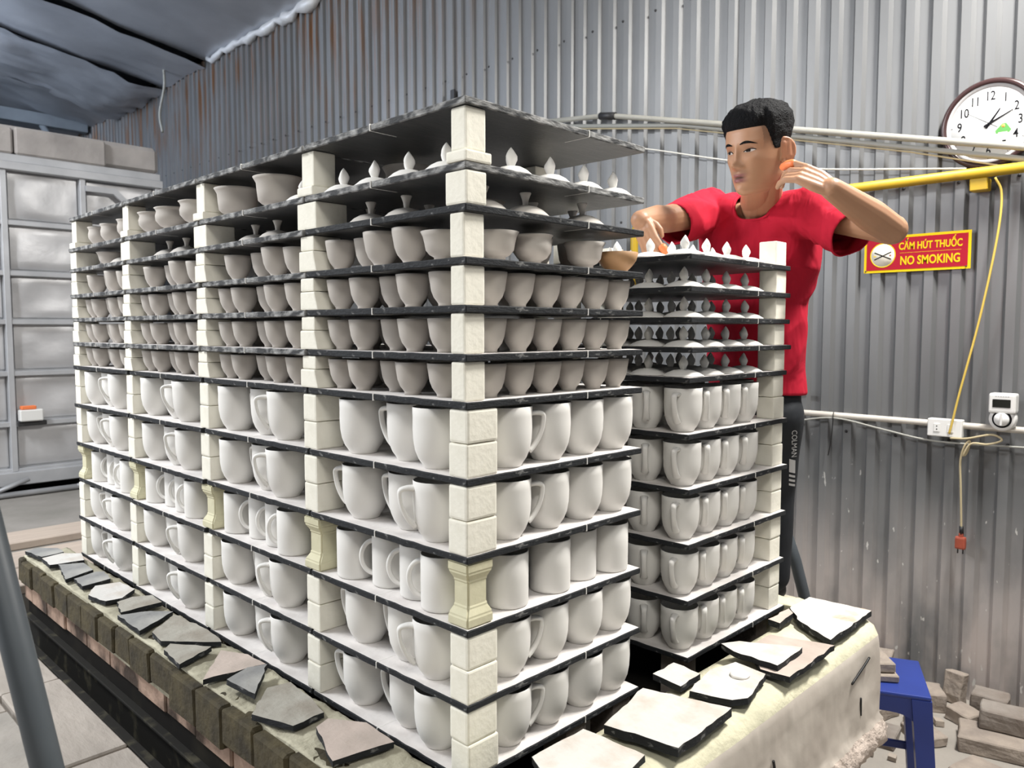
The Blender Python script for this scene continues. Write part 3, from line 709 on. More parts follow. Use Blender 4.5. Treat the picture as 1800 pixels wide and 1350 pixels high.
def lid_dome(R_, H, m):
    bm = nb(); lathe(bm, [(0, H - .003), (R_ * .5, H * .62), (R_ * .9, .0015), (R_ * .93, 0), (R_ * .99, .0005), (R_, .002), (R_ * .93, H * .22), (R_ * .75, H * .55), (R_ * .5, H * .83), (R_ * .2, H * .98), (0, H)], 36)
    return mesh_from_bm(bm, 'dome', M[m])
def bud_mesh(m):
    bm = nb(); n = 20; rings = []
    pr = [(.0055, -.002), (.0068, .001), (.0085, .006), (.0104, .012), (.0102, .017), (.0080, .022), (.0052, .027), (.0022, .0315), (.0004, .0335)]
    for r, z in pr:
        rings.append([bm.verts.new(((r * (1 + .13 * math.cos(3 * (2 * PI * k / n + z * 55)) * min(1, z / .01))) * math.cos(2 * PI * k / n), (r * (1 + .13 * math.cos(3 * (2 * PI * k / n + z * 55)) * min(1, z / .01))) * math.sin(2 * PI * k / n), z)) for k in range(n)])
    for A, B in zip(rings, rings[1:]):
        for k in range(n): f = bm.faces.new((A[k], A[(k + 1) % n], B[(k + 1) % n], B[k])); f.smooth = True
    bm.faces.new(rings[-1]); bm.faces.new(rings[0][::-1]); return mesh_from_bm(bm, 'bud_knob', M[m])
def knob_mesh(m):
    bm = nb(); lathe(bm, [(.0058, -.003), (.0052, .004), (.0062, .011), (.0088, .018), (.0108, .0225), (.0100, .0238), (.006, .0225), (0, .022)], 24); return mesh_from_bm(bm, 'knob', M[m])
MUG, CYL = mug_meshes(), cyl_meshes()
CUP = cup_mesh(.0325, .0600, .0155)
CUPBIG = cup_mesh(.0370, .0650, .017, lip=.05)
BOWLF = bowl_mesh(.0425, .0530, .019, 'flared_bowl', 'flare')
BOWLR = bowl_mesh(.0395, .0550, .018, 'round_bowl', 'round')
TUB = bowl_mesh(.0560, .0720, .024, 'covered_bowl', 'tub')
POT = bowl_mesh(.0400, .0640, .018, 'round_cup', 'round')
TALL = cup_mesh(.036, .0700, .020, lip=.14, bulge=.84)
GBOWL = bowl_mesh(.0530, .0640, .022, 'round_bowl', 'round')
BROWN = bowl_mesh(.0440, .0400, .0225, 'brown_bowl', 'plain', 'brownclay')
LIDW = (lid_dome(.0480, .0165, 'lidwhite'), bud_mesh('lidwhite')); LIDA = (lid_dome(.0390, .0185, 'lidwhite'), bud_mesh('lidwhite'))
LIDG = (lid_dome(.0455, .0230, 'lidgrey'), knob_mesh('lidgrey'))
def ware_mug(kind, x, y, z, rz, label, grp):
    b, h = MUG if kind == 'mug' else CYL
    e = bpy.data.objects.new('mug' if kind == 'mug' else 'straight_mug', None); e.empty_display_size = .03; COL.objects.link(e)
    e.location = (x, y, z + .0003); e.rotation_euler = (0, 0, rz); tag(e, label, 'mug', grp)
    if kind == 'mug' and x < .6: e.scale = (1.055, 1.055, 1.065)
    link(bpy.data.objects.new('body', b), e); link(bpy.data.objects.new('handle', h), e)
    k_ = e.scale.x; MUG_LIST.append([e, x, y, z, (.0452 if kind == 'mug' else .0404) * k_, (.0735 if kind == 'mug' else .0695) * k_, (.0105 if kind == 'mug' else .0068) * k_, rz]); return e
def turn_handles():
    """turn every mug the least needed so that its handle stands clear of neighbouring mugs, handles and posts"""
    tiers = {}
    for m_ in MUG_LIST: tiers.setdefault(round(m_[3], 3), []).append(m_)
    for zt, L_ in tiers.items():
        rects = [p for p in POST_RECTS if abs(p[4] - zt) < .002]; done = []
        for m_ in L_:
            e, x, y, z, R_, tip, hw, a0 = m_
            best = None
            for i in range(106):
                a = a0 + (.06 * ((i + 1) // 2)) * (1 if i % 2 else -1)
                pts = [(x + math.cos(a) * (R_ * .94 + (tip - hw - R_ * .94) * t_), y + math.sin(a) * (R_ * .94 + (tip - hw - R_ * .94) * t_)) for t_ in (0, .25, .5, .75, 1)]
                ok = True
                for px_, py_ in pts:
                    if any(o_ is not m_ and math.hypot(px_ - o_[1], py_ - o_[2]) < o_[4] + hw + .0006 for o_ in L_): ok = False; break
                    if any(abs(px_ - r_[0]) < r_[2] + hw and abs(py_ - r_[1]) < r_[3] + hw for r_ in rects): ok = False; break
                    if any(math.hypot(px_ - qx, py_ - qy) < 2 * hw + .001 for q_ in done for qx, qy in q_): ok = False; break
                if ok: best = a; done.append(pts); break
            if best is not None: e.rotation_euler = (0, 0, best)
def ware_lid(pair, x, y, z, label, grp, kind='bud'):
    e = bpy.data.objects.new('lid', None); e.empty_display_size = .03; COL.objects.link(e); e.location = (x, y, z + .0003); e.rotation_euler = (0, 0, random.uniform(0, 6.28)); tag(e, label, 'lid', grp)
    link(bpy.data.objects.new('dome', pair[0]), e); H = max(v.co.z for v in pair[0].vertices)
    k = bpy.data.objects.new('bud_knob' if kind == 'bud' else 'knob', pair[1]); link(k, e); k.location = (0, 0, H - .0008); return e
def ware(me, name, cat, x, y, z, label, grp):
    o = bpy.data.objects.new(name, me); link(o); o.location = (x, y, z + .0003); o.rotation_euler = (0, 0, random.uniform(0, 6.28)); tag(o, label, cat, grp); return o
jit = lambda a: random.uniform(-a, a)
# positions along the long side (front row) of the four bays: (offset in bay, x)
MUG_BAY = [[(.128, .048), (.226, .066), (.366, .056)], [(.165, .050), (.268, .066), (.405, .052)], [(.175, .050), (.276, .066), (.405, .052)], [(.170, .050), (.276, .066), (.381, .052)]]
for t in (0, 1, 3, 4):
    z = ZA[t]; nl = 0; nb_ = 0
    for b in range(4):
        for q, (dy, x) in enumerate(MUG_BAY[b]):
            nl += 1; a = PI / 2 + (1.05, .22, .30)[q] + jit(.12)
            if t == 4 and q == 0 and b == 0: a = PI / 2 - .9
            if q == 2 and (t == 4 or b): a = PI / 2 - .5
            if t == 0 and q == 0 and b == 0: a = PI / 2 - .8
            ware_mug('mug', x + jit(.003), YB[b] + dy + jit(.004 if b < 3 else .0015), z, a, '%s white mug from the corner, long side front row, %s tier, long stack' % (ORD[nl], tiersA[t]), 'white mugs on the long stack')
    for b in range(4):
        for dy in (.10, .20, .30, .40):
            nb_ += 1
            ware_mug('mug', .168 + jit(.004), YB[b] + dy + (.03 if b else .05) + jit(.0012), z, PI * .5 + jit(.15), '%s white mug from the corner, long side back row, %s tier, long stack' % (ORD[nb_], tiersA[t]), 'white mugs behind the front row')
    for k, x in enumerate((.142, .252, .357, .455)):
        ware_mug('mug', x, .050 + jit(.002), z, -.45 + jit(.03) if k == 0 else 1.0 + jit(.2), '%s white mug from the corner, short side, %s tier, long stack' % (ORD[k + 1], tiersA[t]), 'white mugs on the long stack')
    for k, x in enumerate((.272, .37)):
        ware_mug('mug', x, .158 + jit(.003), z, 1.2, '%s white mug from the corner, short side back row, %s tier, long stack' % (ORD[k + 1], tiersA[t]), 'white mugs behind the front row')
t = 2; z = ZA[2]; nl = 0; nb_ = 0
for b in range(4):
    for dy, x, a in [(.118, .050, 2.22), (.205, .064, 2.2), (.298, .070, 2.2), (.392, .052, .9)]:
        nl += 1
        ware_mug('cyl', x + jit(.002), YB[b] + dy * (.955 if b == 3 else 1) + (.02 if b in (1, 2) else 0) + jit(.003), z, a + jit(.06), '%s straight-sided mug from the corner, long side front row, third tier, long stack' % ORD[nl], 'straight mugs on the long stack')
    for dy in (.14, .25, .36):
        nb_ += 1
        ware_mug('cyl', .165 + jit(.003), YB[b] + dy + .02, z, 1.6, '%s straight-sided mug from the corner, long side back row, third tier, long stack' % ORD[nb_], 'straight mugs behind the front row')
for k, (x, y, a) in enumerate([(.145, .050, .55), (.265, .050, 1.2), (.362, .062, 1.2), (.452, .048, 1.2)]):
    ware_mug('cyl', x, y, z, a, '%s straight-sided mug from the corner, short side, third tier, long stack' % ORD[k + 1], 'straight mugs on the long stack')
# teacup tiers
for t in (5, 6, 7, 8):
    z = ZA[t]; nl = 0; nb_ = 0
    for b in range(4):
        offs = [.105, .190, .270, .345, .425] if b == 0 else [.10, .185, .265, .345, .420]
        if t == 8: offs = [.195, .28, .355, .425] if b == 0 else [.10, .19, .285, .375]
        if b == 3: offs = [d_ * .94 for d_ in offs]
        for q, dy in enumerate(offs):
            x = [.046, .044, .066, .044, .048][q % 5] + jit(.002)
            nl += 1
            big = (t == 8 and q in (1,)) or (t == 8 and b == 0 and q == 0)
            ware(CUPBIG if big else CUP, 'teacup', 'cup', x, YB[b] + dy + jit(.004 if b < 3 else .0015), z, '%s %sgrey clay teacup from the corner, long side front row, %s tier, long stack' % (ORD[nl], 'large ' if big else '', tiersA[t]), 'grey teacups on the long stack')
        for dy in ((.14, .22, .30, .38, .45) if t != 8 else (.16, .26, .36)):
            nb_ += 1
            ware(CUP, 'teacup', 'cup', .137 + jit(.003), YB[b] + dy + jit(.003), z, '%s grey clay teacup from the corner, long side back row, %s tier, long stack' % (ORD[nb_], tiersA[t]), 'grey teacups behind the front row')
    if t != 8:
        for k in range(6):
            ware(CUP, 'teacup', 'cup', .098 + k * .0732, .048 + jit(.002), z, '%s grey clay teacup from the corner, short side, %s tier, long stack' % (ORD[k + 1], tiersA[t]), 'grey teacups on the long stack')
        for k in range(3):
            ware(CUP, 'teacup', 'cup', .225 + k * .075, .130 + jit(.003), z, '%s grey clay teacup from the corner, short side back row, %s tier, long stack' % (ORD[k + 1], tiersA[t]), 'grey teacups behind the front row')
z = ZA[8]
ware(BOWLF, 'flared_bowl', 'bowl', .055, .117, z, 'flared grey bowl beside the corner post on long side, ninth tier', 'grey bowls')
for k, (me, x, y) in enumerate([(BOWLF, .118, .052), (BOWLR, .214, .052), (BOWLF, .365, .050)]):
    ware(me, 'flared_bowl' if me is BOWLF else 'round_bowl', 'bowl', x, y, z, ['flared grey footed bowl against the corner post, short side, ninth tier', 'round grey footed bowl between two flared bowls, short side, ninth tier', 'flared grey footed bowl beside the brown bowl, short side, ninth tier'][k], 'grey bowls')
for k, (x, y) in enumerate([(.285, .105), (.418, .125)]):
    ware(CUP, 'teacup', 'cup', x, y, z, ['small grey cup behind the round grey bowl, ninth tier', 'small grey cup tucked behind the brown bowl, ninth tier'][k], 'grey teacups on the long stack')
ware(BROWN, 'brown_bowl', 'bowl', .466, .044, z, 'glossy brown shallow bowl at shelf end facing the smaller stack', None)
# tenth tier: trumpet-knob lids
z = ZA[9]; nl = 0
for b, offs in enumerate([[(.235, .064), (.345, .062), (.29, .165), (.42, .115)], [(.215, .062), (.325, .066), (.40, .145), (.13, .16)], [(.205, .062), (.315, .062), (.40, .145), (.14, .16)], [(.15, .06), (.27, .055), (.38, .09)]]):
    for dy, x in offs:
        if b == 3 and dy == .27: continue
        nl += 1
        ware_lid(LIDG, x, YB[b] + dy, z, 'grey domed lid with trumpet knob, %s along long side from corner, tenth tier' % ORD[nl], 'grey lids with trumpet knobs', 'knob')
ware(bowl_mesh(.045, .044, .020, 'round_bowl', 'flare'), 'small_bowl', 'bowl', .06, 1.494 + .27, z, 'small flared grey bowl among lids, far end bay, tenth tier', None)
for k, (x, y) in enumerate([(.198, .054), (.290, .120), (.365, .056), (.430, .135), (.098, .062)]):
    ware_lid(LIDG, x, y, z, ['grey domed lid with trumpet knob, second from corner, short side front row', 'grey lid with trumpet knob behind the two front lids, short side', 'grey domed lid with trumpet knob, last along short side front row', 'grey lid with trumpet knob in back at the open shelf end', 'grey lid with trumpet knob half behind corner block, short side'][k], 'grey lids with trumpet knobs', 'knob')
ware(bowl_mesh(.044, .042, .020, 'flared_bowl', 'flare'), 'small_bowl', 'bowl', .200, .170, z, 'small grey bowl standing behind the corner block, tenth tier', None)
# eleventh tier: bud lids in corner bay, bowls in the others
z = ZA[10]
for k, (x, y) in enumerate([(.045, .098), (.043, .200), (.043, .305), (.043, .410)]):
    ware_lid(LIDA, x, y, z, 'white lid with lotus-bud knob, %s from corner, long side of eleventh tier' % ORD[k + 1], 'white bud lids under the top shelf')
for k, x in enumerate((.150, .255, .355, .450)):
    ware_lid(LIDA, x, .044, z, 'white lid with lotus-bud knob, %s from corner, short side of eleventh tier' % ORD[k + 1], 'white bud lids under the top shelf')
ware_lid(LIDA, .047, .494 + .075, z, 'white lid just past the first shelf joint, eleventh tier', 'white bud lids under the top shelf')
for me, nm, x, y, lab in [(TUB, 'covered_bowl', .060, .494 + .205, 'large flat-sided grey bowl nearest the first joint post, eleventh tier'), (TALL, 'tall_cup', .115, .494 + .305, 'tall flared grey cup between two large bowls, eleventh tier'),
                          (TUB, 'covered_bowl', .064, .494 + .408, 'large flat-sided grey bowl nearest the second joint post, eleventh tier'), (GBOWL, 'round_bowl', .060, .994 + .115, 'round grey bowl half behind the second joint post, eleventh tier'),
                          (GBOWL, 'round_bowl', .060, .994 + .275, 'round grey bowl in middle of third bay, eleventh tier'), (GBOWL, 'round_bowl', .064, .994 + .405, 'round grey bowl nearest the third joint post, eleventh tier'),
                          (POT, 'round_cup', .060, 1.494 + .10, 'round grey cup half behind the third joint post, eleventh tier'), (POT, 'round_cup', .060, 1.494 + .245, 'round grey cup in middle of far end bay, eleventh tier'),
                          (POT, 'round_cup', .060, 1.494 + .360, 'round grey cup nearest the far end post, eleventh tier'), (TUB, 'covered_bowl', .21, .494 + .20, 'large grey bowl in back row of second bay, eleventh tier'), (TUB, 'covered_bowl', .23, .494 + .36, 'large grey bowl in back row beside second joint, eleventh tier')]:
    ware(me, nm, 'cup' if 'cup' in nm else 'bowl', x, y, z, lab, 'grey bowls and cups of the eleventh tier')
ware(TUB, 'covered_bowl', 'bowl', .20, .40, z, 'large grey bowl in back row of corner bay, eleventh tier', 'grey bowls and cups of the eleventh tier')

# ================================================================== SMALLER STACK
BX = .687
tiersB = ['bottom', 'second', 'third', 'fourth', 'fifth', 'sixth', 'seventh', 'eighth', 'ninth', 'top']
for i, z in enumerate(ZB):
    o = bpy.data.objects.new('kiln_shelf', S_ME); link(o); o.location = (BX + jit(.003), jit(.003), z); o.rotation_euler = (0, 0, jit(.006))
    add_slots(o)
    tag(o, 'black carbide shelf under the %s tier of the smaller stack' % tiersB[i], 'kiln shelf', 'shelves of the smaller stack')
for t in range(10):
    z0 = ZB[t]; z1 = ZB[t + 1] - TH if t < 9 else ZB[9] + .064
    k = 'two' if t < 5 else 'one'
    for x, y, nm in [(BX + .463, .034, 'at free corner near sheet wall'), (BX + .30, .455, 'at middle of back edge'), (BX + .04, .40, 'on the side facing long stack')]:
        post(k, x, y, z0, z1, .058 if t >= 5 else .06, .05, '%s, %s tier, smaller stack' % (nm, tiersB[t]), 'posts of the smaller stack')
for t in range(5):
    z = ZB[t]
    for j in range(3):
        for k in range(5):
            x = BX + .051 + k * .0945; y = .050 + j * .105
            if k == 4 and j: continue
            if j == 2 and k not in (0, 1, 2): continue
            x = BX + (.049, .142, .236, .330, .414)[k]
            if k == 4: y = .108
            if k == 3 and j == 1: continue
            a = PI + (.28 if k == 0 and j == 0 else .64) + jit(.06)
            lab = '%s white mug from outer corner, front row, %s tier, smaller stack' % (ORD[k + 1], tiersB[t]) if j == 0 else ('%s white mug along side facing long stack, %s tier, smaller stack' % (ORD[j + 1], tiersB[t]) if k == 0 else 'white mug, %s row back, %s from long stack side, %s tier, smaller stack' % (ORD[j + 1], ORD[k + 1], tiersB[t]))
            ware_mug('mug', x + jit(.002), y + jit(.002), z, a, lab, 'white mugs on the smaller stack')
for t in range(5, 10):
    z = ZB[t]
    for j in range(4):
        for k in range(4):
            x = BX + .052 + k * .0975; y = .052 + j * .098
            if j == 3 and k == 0: continue
            if t == 9 and j == 2 and k in (1, 2): continue
            lab = '%s white bud-knob lid from outer corner, front row, %s tier, smaller stack' % (ORD[k + 1], tiersB[t]) if j == 0 else ('%s white bud-knob lid along side facing long stack, %s tier, smaller stack' % (ORD[j + 1], tiersB[t]) if k == 0 else 'white bud-knob lid, %s row back, %s from long stack side, %s tier, smaller stack' % (ORD[j + 1], ORD[k + 1], tiersB[t]))
            ware_lid(LIDW, x + jit(.0006), y + jit(.0008), z, lab, 'white bud lids on the smaller stack')

turn_handles()

# ================================================================== ON THE SHEET WALL
def wpipe(name, pts, r, m, label, cat, n=12, group=None, smooth_n=0):
    bm = nb(); tube(bm, bez(pts, smooth_n) if smooth_n else pts, r, n); return tag(obj(name, bm, M[m]), label, cat, group)
wpipe('conduit_pipe', [(2.475, 2.1, 2.625), (2.475, 1.612, 2.572), (2.475, -.31, 2.0985), (2.475, -1.1, 2.093)], .0135, 'pvc', 'upper pale grey conduit crossing in front of the clock', 'pipe')
bm = nb(); tube(bm, [(2.475, 1.66, 2.578), (2.475, 1.56, 2.560)], .019, 10); tag(obj('pipe_clamp', bm, M['darkmetal']), 'dark clamp around the upper conduit', 'clamp')
wpipe('conduit_pipe', [(2.493, 2.1, 2.606), (2.493, 1.17, 2.446), (2.493, -.31, 2.058), (2.497, -1.1, 2.063)], .0105, 'greycord', 'thinner grey conduit just below the upper pale conduit', 'pipe')
wpipe('cable', [(2.493, 1.9, 2.5575), (2.493, 1.205, 2.4375), (2.493, .649, 2.2940), (2.493, .129, 2.1570), (2.500, -.31, 2.020), (2.508, -.6, 1.92)], .0035, 'tancord', 'thin brown cable sagging below the two upper conduits', 'cable', 6)
wpipe('string_line', [(2.49, 1.9, 2.49), (2.49, 1.388, 2.369), (2.49, .954, 2.250), (2.49, .543, 2.150), (2.49, -.076, 2.062)], .0035, 'whitecord', 'white cord stretched across the wall behind the man', 'cord', 6, smooth_n=6)
yp = tag(empty('gas_pipe', (2.47, .5, 2.037)), 'yellow gas pipe running along the wall and bending down behind the man', 'pipe')
bm = nb(); tube(bm, [(0, -1.1, 0), (0, .82, 0)] + [(0, .82 + .11 * math.sin(a), -.11 + .11 * math.cos(a)) for a in [k * PI / 16 for k in range(1, 9)]] + [(0, .93, -.30), (.03, .93, -.34)], .0195, 14); obj('pipe', bm, M['yellowpipe'], yp)
bm = nb(); box(bm, -.005, .052, -.655, -.595, -.065, -.020, bevel=.003); obj('bracket', bm, M['yellowpipe'], yp)
bm = nb(); box(bm, .046, .055, -.67, -.58, -.062, -.032, bevel=.002); obj('bracket_plate', bm, M['darkmetal'], yp)

bm = nb(); box(bm, 2.515, 2.53, 2.86, 2.90, 2.86, 2.98, bevel=.003); tag(obj('wall_cleat', bm, M['darkmetal']), 'small dark metal cleat on the sheet wall above the long stack', 'cleat')
# no-smoking sign, local x to the viewer's right, local y up, facing -X of the wall
SF = Matrix(((0, 0, -1, 0), (-1, 0, 0, 0), (0, 1, 0, 0), (0, 0, 0, 1)))   # (x,y,z)->(-z, -x, y)
def flat(bm, x0, x1, y0, y1, z0, z1): return box(bm, x0, x1, y0, y1, z0, z1)
sign = tag(empty('no_smoking_sign', (2.525, .103, 1.762)), 'red and yellow no smoking sign on the sheet wall', 'sign')
def spart(name, bm, m, par=None):
    par = par or sign
    bmesh.ops.transform(bm, matrix=SF, verts=bm.verts); return obj(name, bm, M[m], par)
spart('border', flat(nb(), -.198, .198, -.0735, .0735, 0, .004), 'signyellow')
spart('panel', flat(nb(), -.188, .188, -.0635, .0635, .004, .005), 'signred')
def disc(r0, r1, z, n=40, cx=0, cy=0, th=.0006):
    bm = nb(); lathe(bm, [(0, 0), (r1, 0), (r1, th), (0, th)] if r0 == 0 else [(r0, 0), (r1, 0), (r1, th), (r0, th), (r0, 0)], n, offset=(cx, cy, z)); return bm
spart('disc_ring', disc(.046, .050, .005, cx=-.124, cy=-.004), 'signyellow')
spart('disc', disc(0, .046, .005, cx=-.124, cy=-.004), 'signcream')
for a in (.42, -.42):
    bm = nb(); box(bm, -.036, .036, -.0022, .0022, .0056, .0064); bmesh.ops.rotate(bm, verts=bm.verts, cent=(0, 0, 0), matrix=Matrix.Rotation(a, 3, 'Z'))
    for v in bm.verts: v.co += Vector((-.124, -.006, 0))
    spart('cross_bar', bm, 'ink')
bm = flat(nb(), -.160, -.150, -.0085, -.0045, .0056, .006); spart('match_tip', bm, 'signyellow')
bm = flat(nb(), -.098, -.091, -.0085, -.002, .0056, .006); spart('ember', bm, 'plugred')
spart('rule_line', flat(nb(), -.058, .165, .001, .0022, .005, .0054), 'signyellow')
def T(x, y, z): return SF @ Matrix.Translation((x, y, z))
text_mesh('lettering', 'CẤM HÚT THUỐC', .0400, M['signyellow'], sign, T(.053, .027, .0054), bold=.0009, xs=.70)
text_mesh('lettering', 'NO SMOKING', .0480, M['signyellow'], sign, T(.053, -.031, .0054), bold=.0011, xs=.72)
for x, y in ((-.19, -.066), (.184, -.064), (-.033, .052)):
    spart('nail', disc(0, .003, .005, 10, x, y, .002), 'darkmetal')

# clock
clock = tag(empty('wall_clock', (2.5295, -.141, 2.222)), 'round white wall clock with dark maroon rim', 'clock')
clock.scale = (.60, 1, 1)      # a shallow case: the two conduits run in front of it
def ck(name, bm, m): return spart(name, bm, m, clock)
bm = nb(); lathe(bm, [(0, 0), (.158, 0), (.165, .008), (.166, .022), (.160, .036), (.152, .040), (.146, .034), (.144, .022), (0, .020)], 72); ck('rim', bm, 'clockrim')
bm = nb(); lathe(bm, [(.132, .0215), (.1445, .0225), (.1445, .030), (.1395, .027), (.132, .0225), (.132, .0215)], 72); ck('inner_rim', bm, 'clocksilver')
ck('dial', disc(0, .134, .0205, 64, th=.0015), 'clockface')
ck('dial_ring', disc(.0805, .0815, .0222, 64, th=.0002), 'clockgrey')
for h in range(1, 13):
    a = PI / 2 - h * PI / 6 + .0
    text_mesh('numeral', str(h), .047, M['ink'], clock, T(.100 * math.cos(a), .100 * math.sin(a), .0225), bold=.0007, xs=.74, extrude=.0002)
    bm = nb(); box(bm, .124, .130, -.0009, .0009, .0222, .0225); bmesh.ops.rotate(bm, verts=bm.verts, cent=(0, 0, 0), matrix=Matrix.Rotation(a, 3, 'Z')); ck('hour_mark', bm, 'ink')
def hand(name, ang, L_, w0, w1, z, tail=.02):
    bm = nb(); a = R(90 - ang)
    prism(bm, [(-tail, -w0), (-tail, w0), (0, w0), (L_ * .95, w1), (L_, 0), (L_ * .95, -w1), (0, -w0)], z, z + .0008)
    bmesh.ops.rotate(bm, verts=bm.verts, cent=(0, 0, 0), matrix=Matrix.Rotation(a, 3, 'Z')); ck(name, bm, 'ink')
hand('hour_hand', 34, .062, .0040, .0022, .024); hand('minute_hand', 63, .088, .0036, .0016, .0255); hand('second_hand', 303, .092, .0013, .0008, .027, .032)
ck('hub', disc(0, .005, .0235, 16, th=.0045), 'ink')
for z, s_, m in ((.0223, 1, 'signcream'), (.0228, .88, 'green')):
    bm = nb(); prism(bm, [(.046 + x * s_, -.026 + y * s_) for x, y in ((-.026, -.018), (.022, -.018), (.030, -.008), (.010, .022), (-.004, .022), (-.030, -.006))], z, z + .0005); ck('emblem', bm, m)
ck('emblem_dot', disc(0, .006, .0234, 14, .046, -.016, .0003), 'orange')
bm = flat(nb(), .030, .060, -.041, -.038, .0234, .0237); ck('emblem_bar', bm, 'signcream')
for k, (x0, x1) in enumerate([(-.028, -.018), (-.016, -.004), (.004, .012), (.014, .028)]):
    bm = flat(nb(), x0, x1, .052, .0545, .0222, .0225); ck('maker_mark', bm, 'clocksilver')

# lower conduit, socket, cables, timer
wpipe('conduit_pipe', [(2.512, 1.1, 1.094), (2.512, .57, 1.089), (2.512, -.9, 1.078)], .0125, 'pvcwhite', 'lower white conduit passing behind the socket box', 'pipe')
wpipe('cable', [(2.50, .75, .99), (2.50, .58, 1.045), (2.50, .40, 1.076), (2.50, .2, 1.045), (2.50, .02, 1.017), (2.50, -.2, 1.018), (2.5, -.7, 1.035)], .004, 'greycord', 'grey cable drooping below the lower conduit', 'cable', 6, smooth_n=6)
soc = tag(empty('wall_socket', (2.500, -.036, 1.072)), 'white double wall socket box on the lower conduit', 'socket')
def sk(name, bm, m): return spart(name, bm, m, soc)
bm = nb(); box(bm, -.061, .061, -.0345, .0345, -.020, .018, bevel=.003); sk('cover', bm, 'whiteplastic')
for x in (-.026, .022):
    bm = nb(); box(bm, x - .011, x + .011, -.016, .016, .018, .0205, bevel=.0008); sk('outlet', bm, 'whiteplastic')
    for y in (-.006, .006): sk('pin_hole', disc(0, .0026, .0205, 10, x, y, .0003), 'ink')
wpipe('power_cord', [(2.462, -.180, 2.012), (2.478, -.199, 1.95), (2.478, -.19, 1.79), (2.478, -.144, 1.496), (2.474, -.087, 1.213), (2.474, -.066, 1.10), (2.4765, -.0555, 1.052)], .0042, 'yellowcord', 'yellow power cord from the gas pipe to the socket', 'cord', 7, smooth_n=6)
wpipe('zip_tie', [(2.496, .40, 1.104), (2.494, .402, 1.08), (2.50, .405, 1.05), (2.505, .412, .98), (2.51, .425, .91)], .0022, 'black', 'black cable tie hanging from the lower conduit', 'cable tie', 6, smooth_n=4)
bm = nb(); box(bm, 2.49, 2.502, .52, .60, 1.172, 1.19, bevel=.002); tag(obj('bracket_strip', bm, M['pvcwhite']), 'short white strip on the wall beside the trousers', 'strip')
tim = tag(empty('timer_switch', (2.4800, -.235, 1.150)), 'white timer switch with dark display and round dial', 'timer')
def tk(name, bm, m): return spart(name, bm, m, tim)
bm = nb(); box(bm, -.044, .044, -.004, .070, -.02, .034, bevel=.010, seg=3); tk('head', bm, 'whiteplastic')
bm = nb(); lathe(bm, [(0, -.02), (.042, -.02), (.044, -.01), (.044, .018), (.040, .024), (0, .024)], 40, offset=(0, -.026, 0)); tk('dial_housing', bm, 'whiteplastic')
bm = nb(); box(bm, -.030, .028, .018, .048, .034, .0355); tk('display', bm, 'screen')
tk('dial_ring', disc(.026, .032, .024, 36, 0, -.026, .001), 'ink')
bm = nb(); lathe(bm, [(0, .024), (.0255, .024), (.0245, .034), (0, .035)], 32, offset=(0, -.026, 0)); box(bm, -.003, .003, -.048, -.004, .034, .038); tk('dial_knob', bm, 'whiteplastic')
for k in range(6): tk('print_mark', flat(nb(), -.022 + k * .008, -.017 + k * .008, .057, .060, .0338, .0344), 'clocksilver')
pc = tag(empty('plug_cord', (2.49, -.12, .80)), 'tan cord looped over the conduit with a worn red plug', 'plug cord')
bm = nb(); tube(bm, bez([(x - 2.49, y + .12, z - .8) for x, y, z in [(2.478, -.060, 1.035), (2.470, -.12, 1.04), (2.468, -.2, 1.062), (2.468, -.235, 1.045), (2.466, -.19, 1.025), (2.466, -.135, 1.022), (2.468, -.110, .975), (2.478, -.119, .985), (2.476, -.128, 1.03), (2.472, -.112, 1.01), (2.478, -.098, .95), (2.48, -.102, .85), (2.485, -.106, .74), (2.487, -.108, .685)]], 6), .0040, 7); obj('cord', bm, M['tancord'], pc)
bm = nb(); tube(bm, [(-.003, .012, -.105), (-.003, .011, -.135)], .008, 8); obj('tape', bm, M['black'], pc)
bm = nb(); box(bm, -.014, .010, -.006, .032, -.195, -.145, bevel=.008, seg=2); box(bm, -.010, .006, .004, .020, -.150, -.130, bevel=.003); obj('plug', bm, M['plugred'], pc)
for y in (.004, .022):
    bm = nb(); tube(bm, [(-.002, y, -.194), (-.002, y, -.212)], .0025, 7); obj('pin', bm, M['darkmetal'], pc)

# ================================================================== RIGHT FLOOR: stool, rubble, platform
st = tag(empty('plastic_stool', (1.567, -.121, 0), R(24)), 'blue plastic stool beside the plastered end of kiln car', 'stool')
SH = .415
bm = nb(); box(bm, -.135, .135, -.135, .135, SH - .012, SH, bevel=.005, seg=2); obj('seat', bm, M['bluestool'], st)
def leg(sx, sy):
    bm = nb(); g = []
    for z, o_, wd in ((SH - .012, .110, .052), (SH - .09, .116, .050), (0, .140, .046)):
        cx, cy = sx * o_, sy * o_
        g.append([bm.verts.new((cx + a * wd / 2, cy + b * wd / 2, z)) for a, b in ((-1, -1), (1, -1), (1, 1), (-1, 1))])
    for A, B in zip(g, g[1:]):
        for k in range(4): bm.faces.new((A[k], B[k], B[(k + 1) % 4], A[(k + 1) % 4]))
    bm.faces.new(g[0]); bm.faces.new(g[-1][::-1]); return bm
for sx in (-1, 1):
    for sy in (-1, 1): obj('leg', leg(sx, sy), M['bluestool'], st)
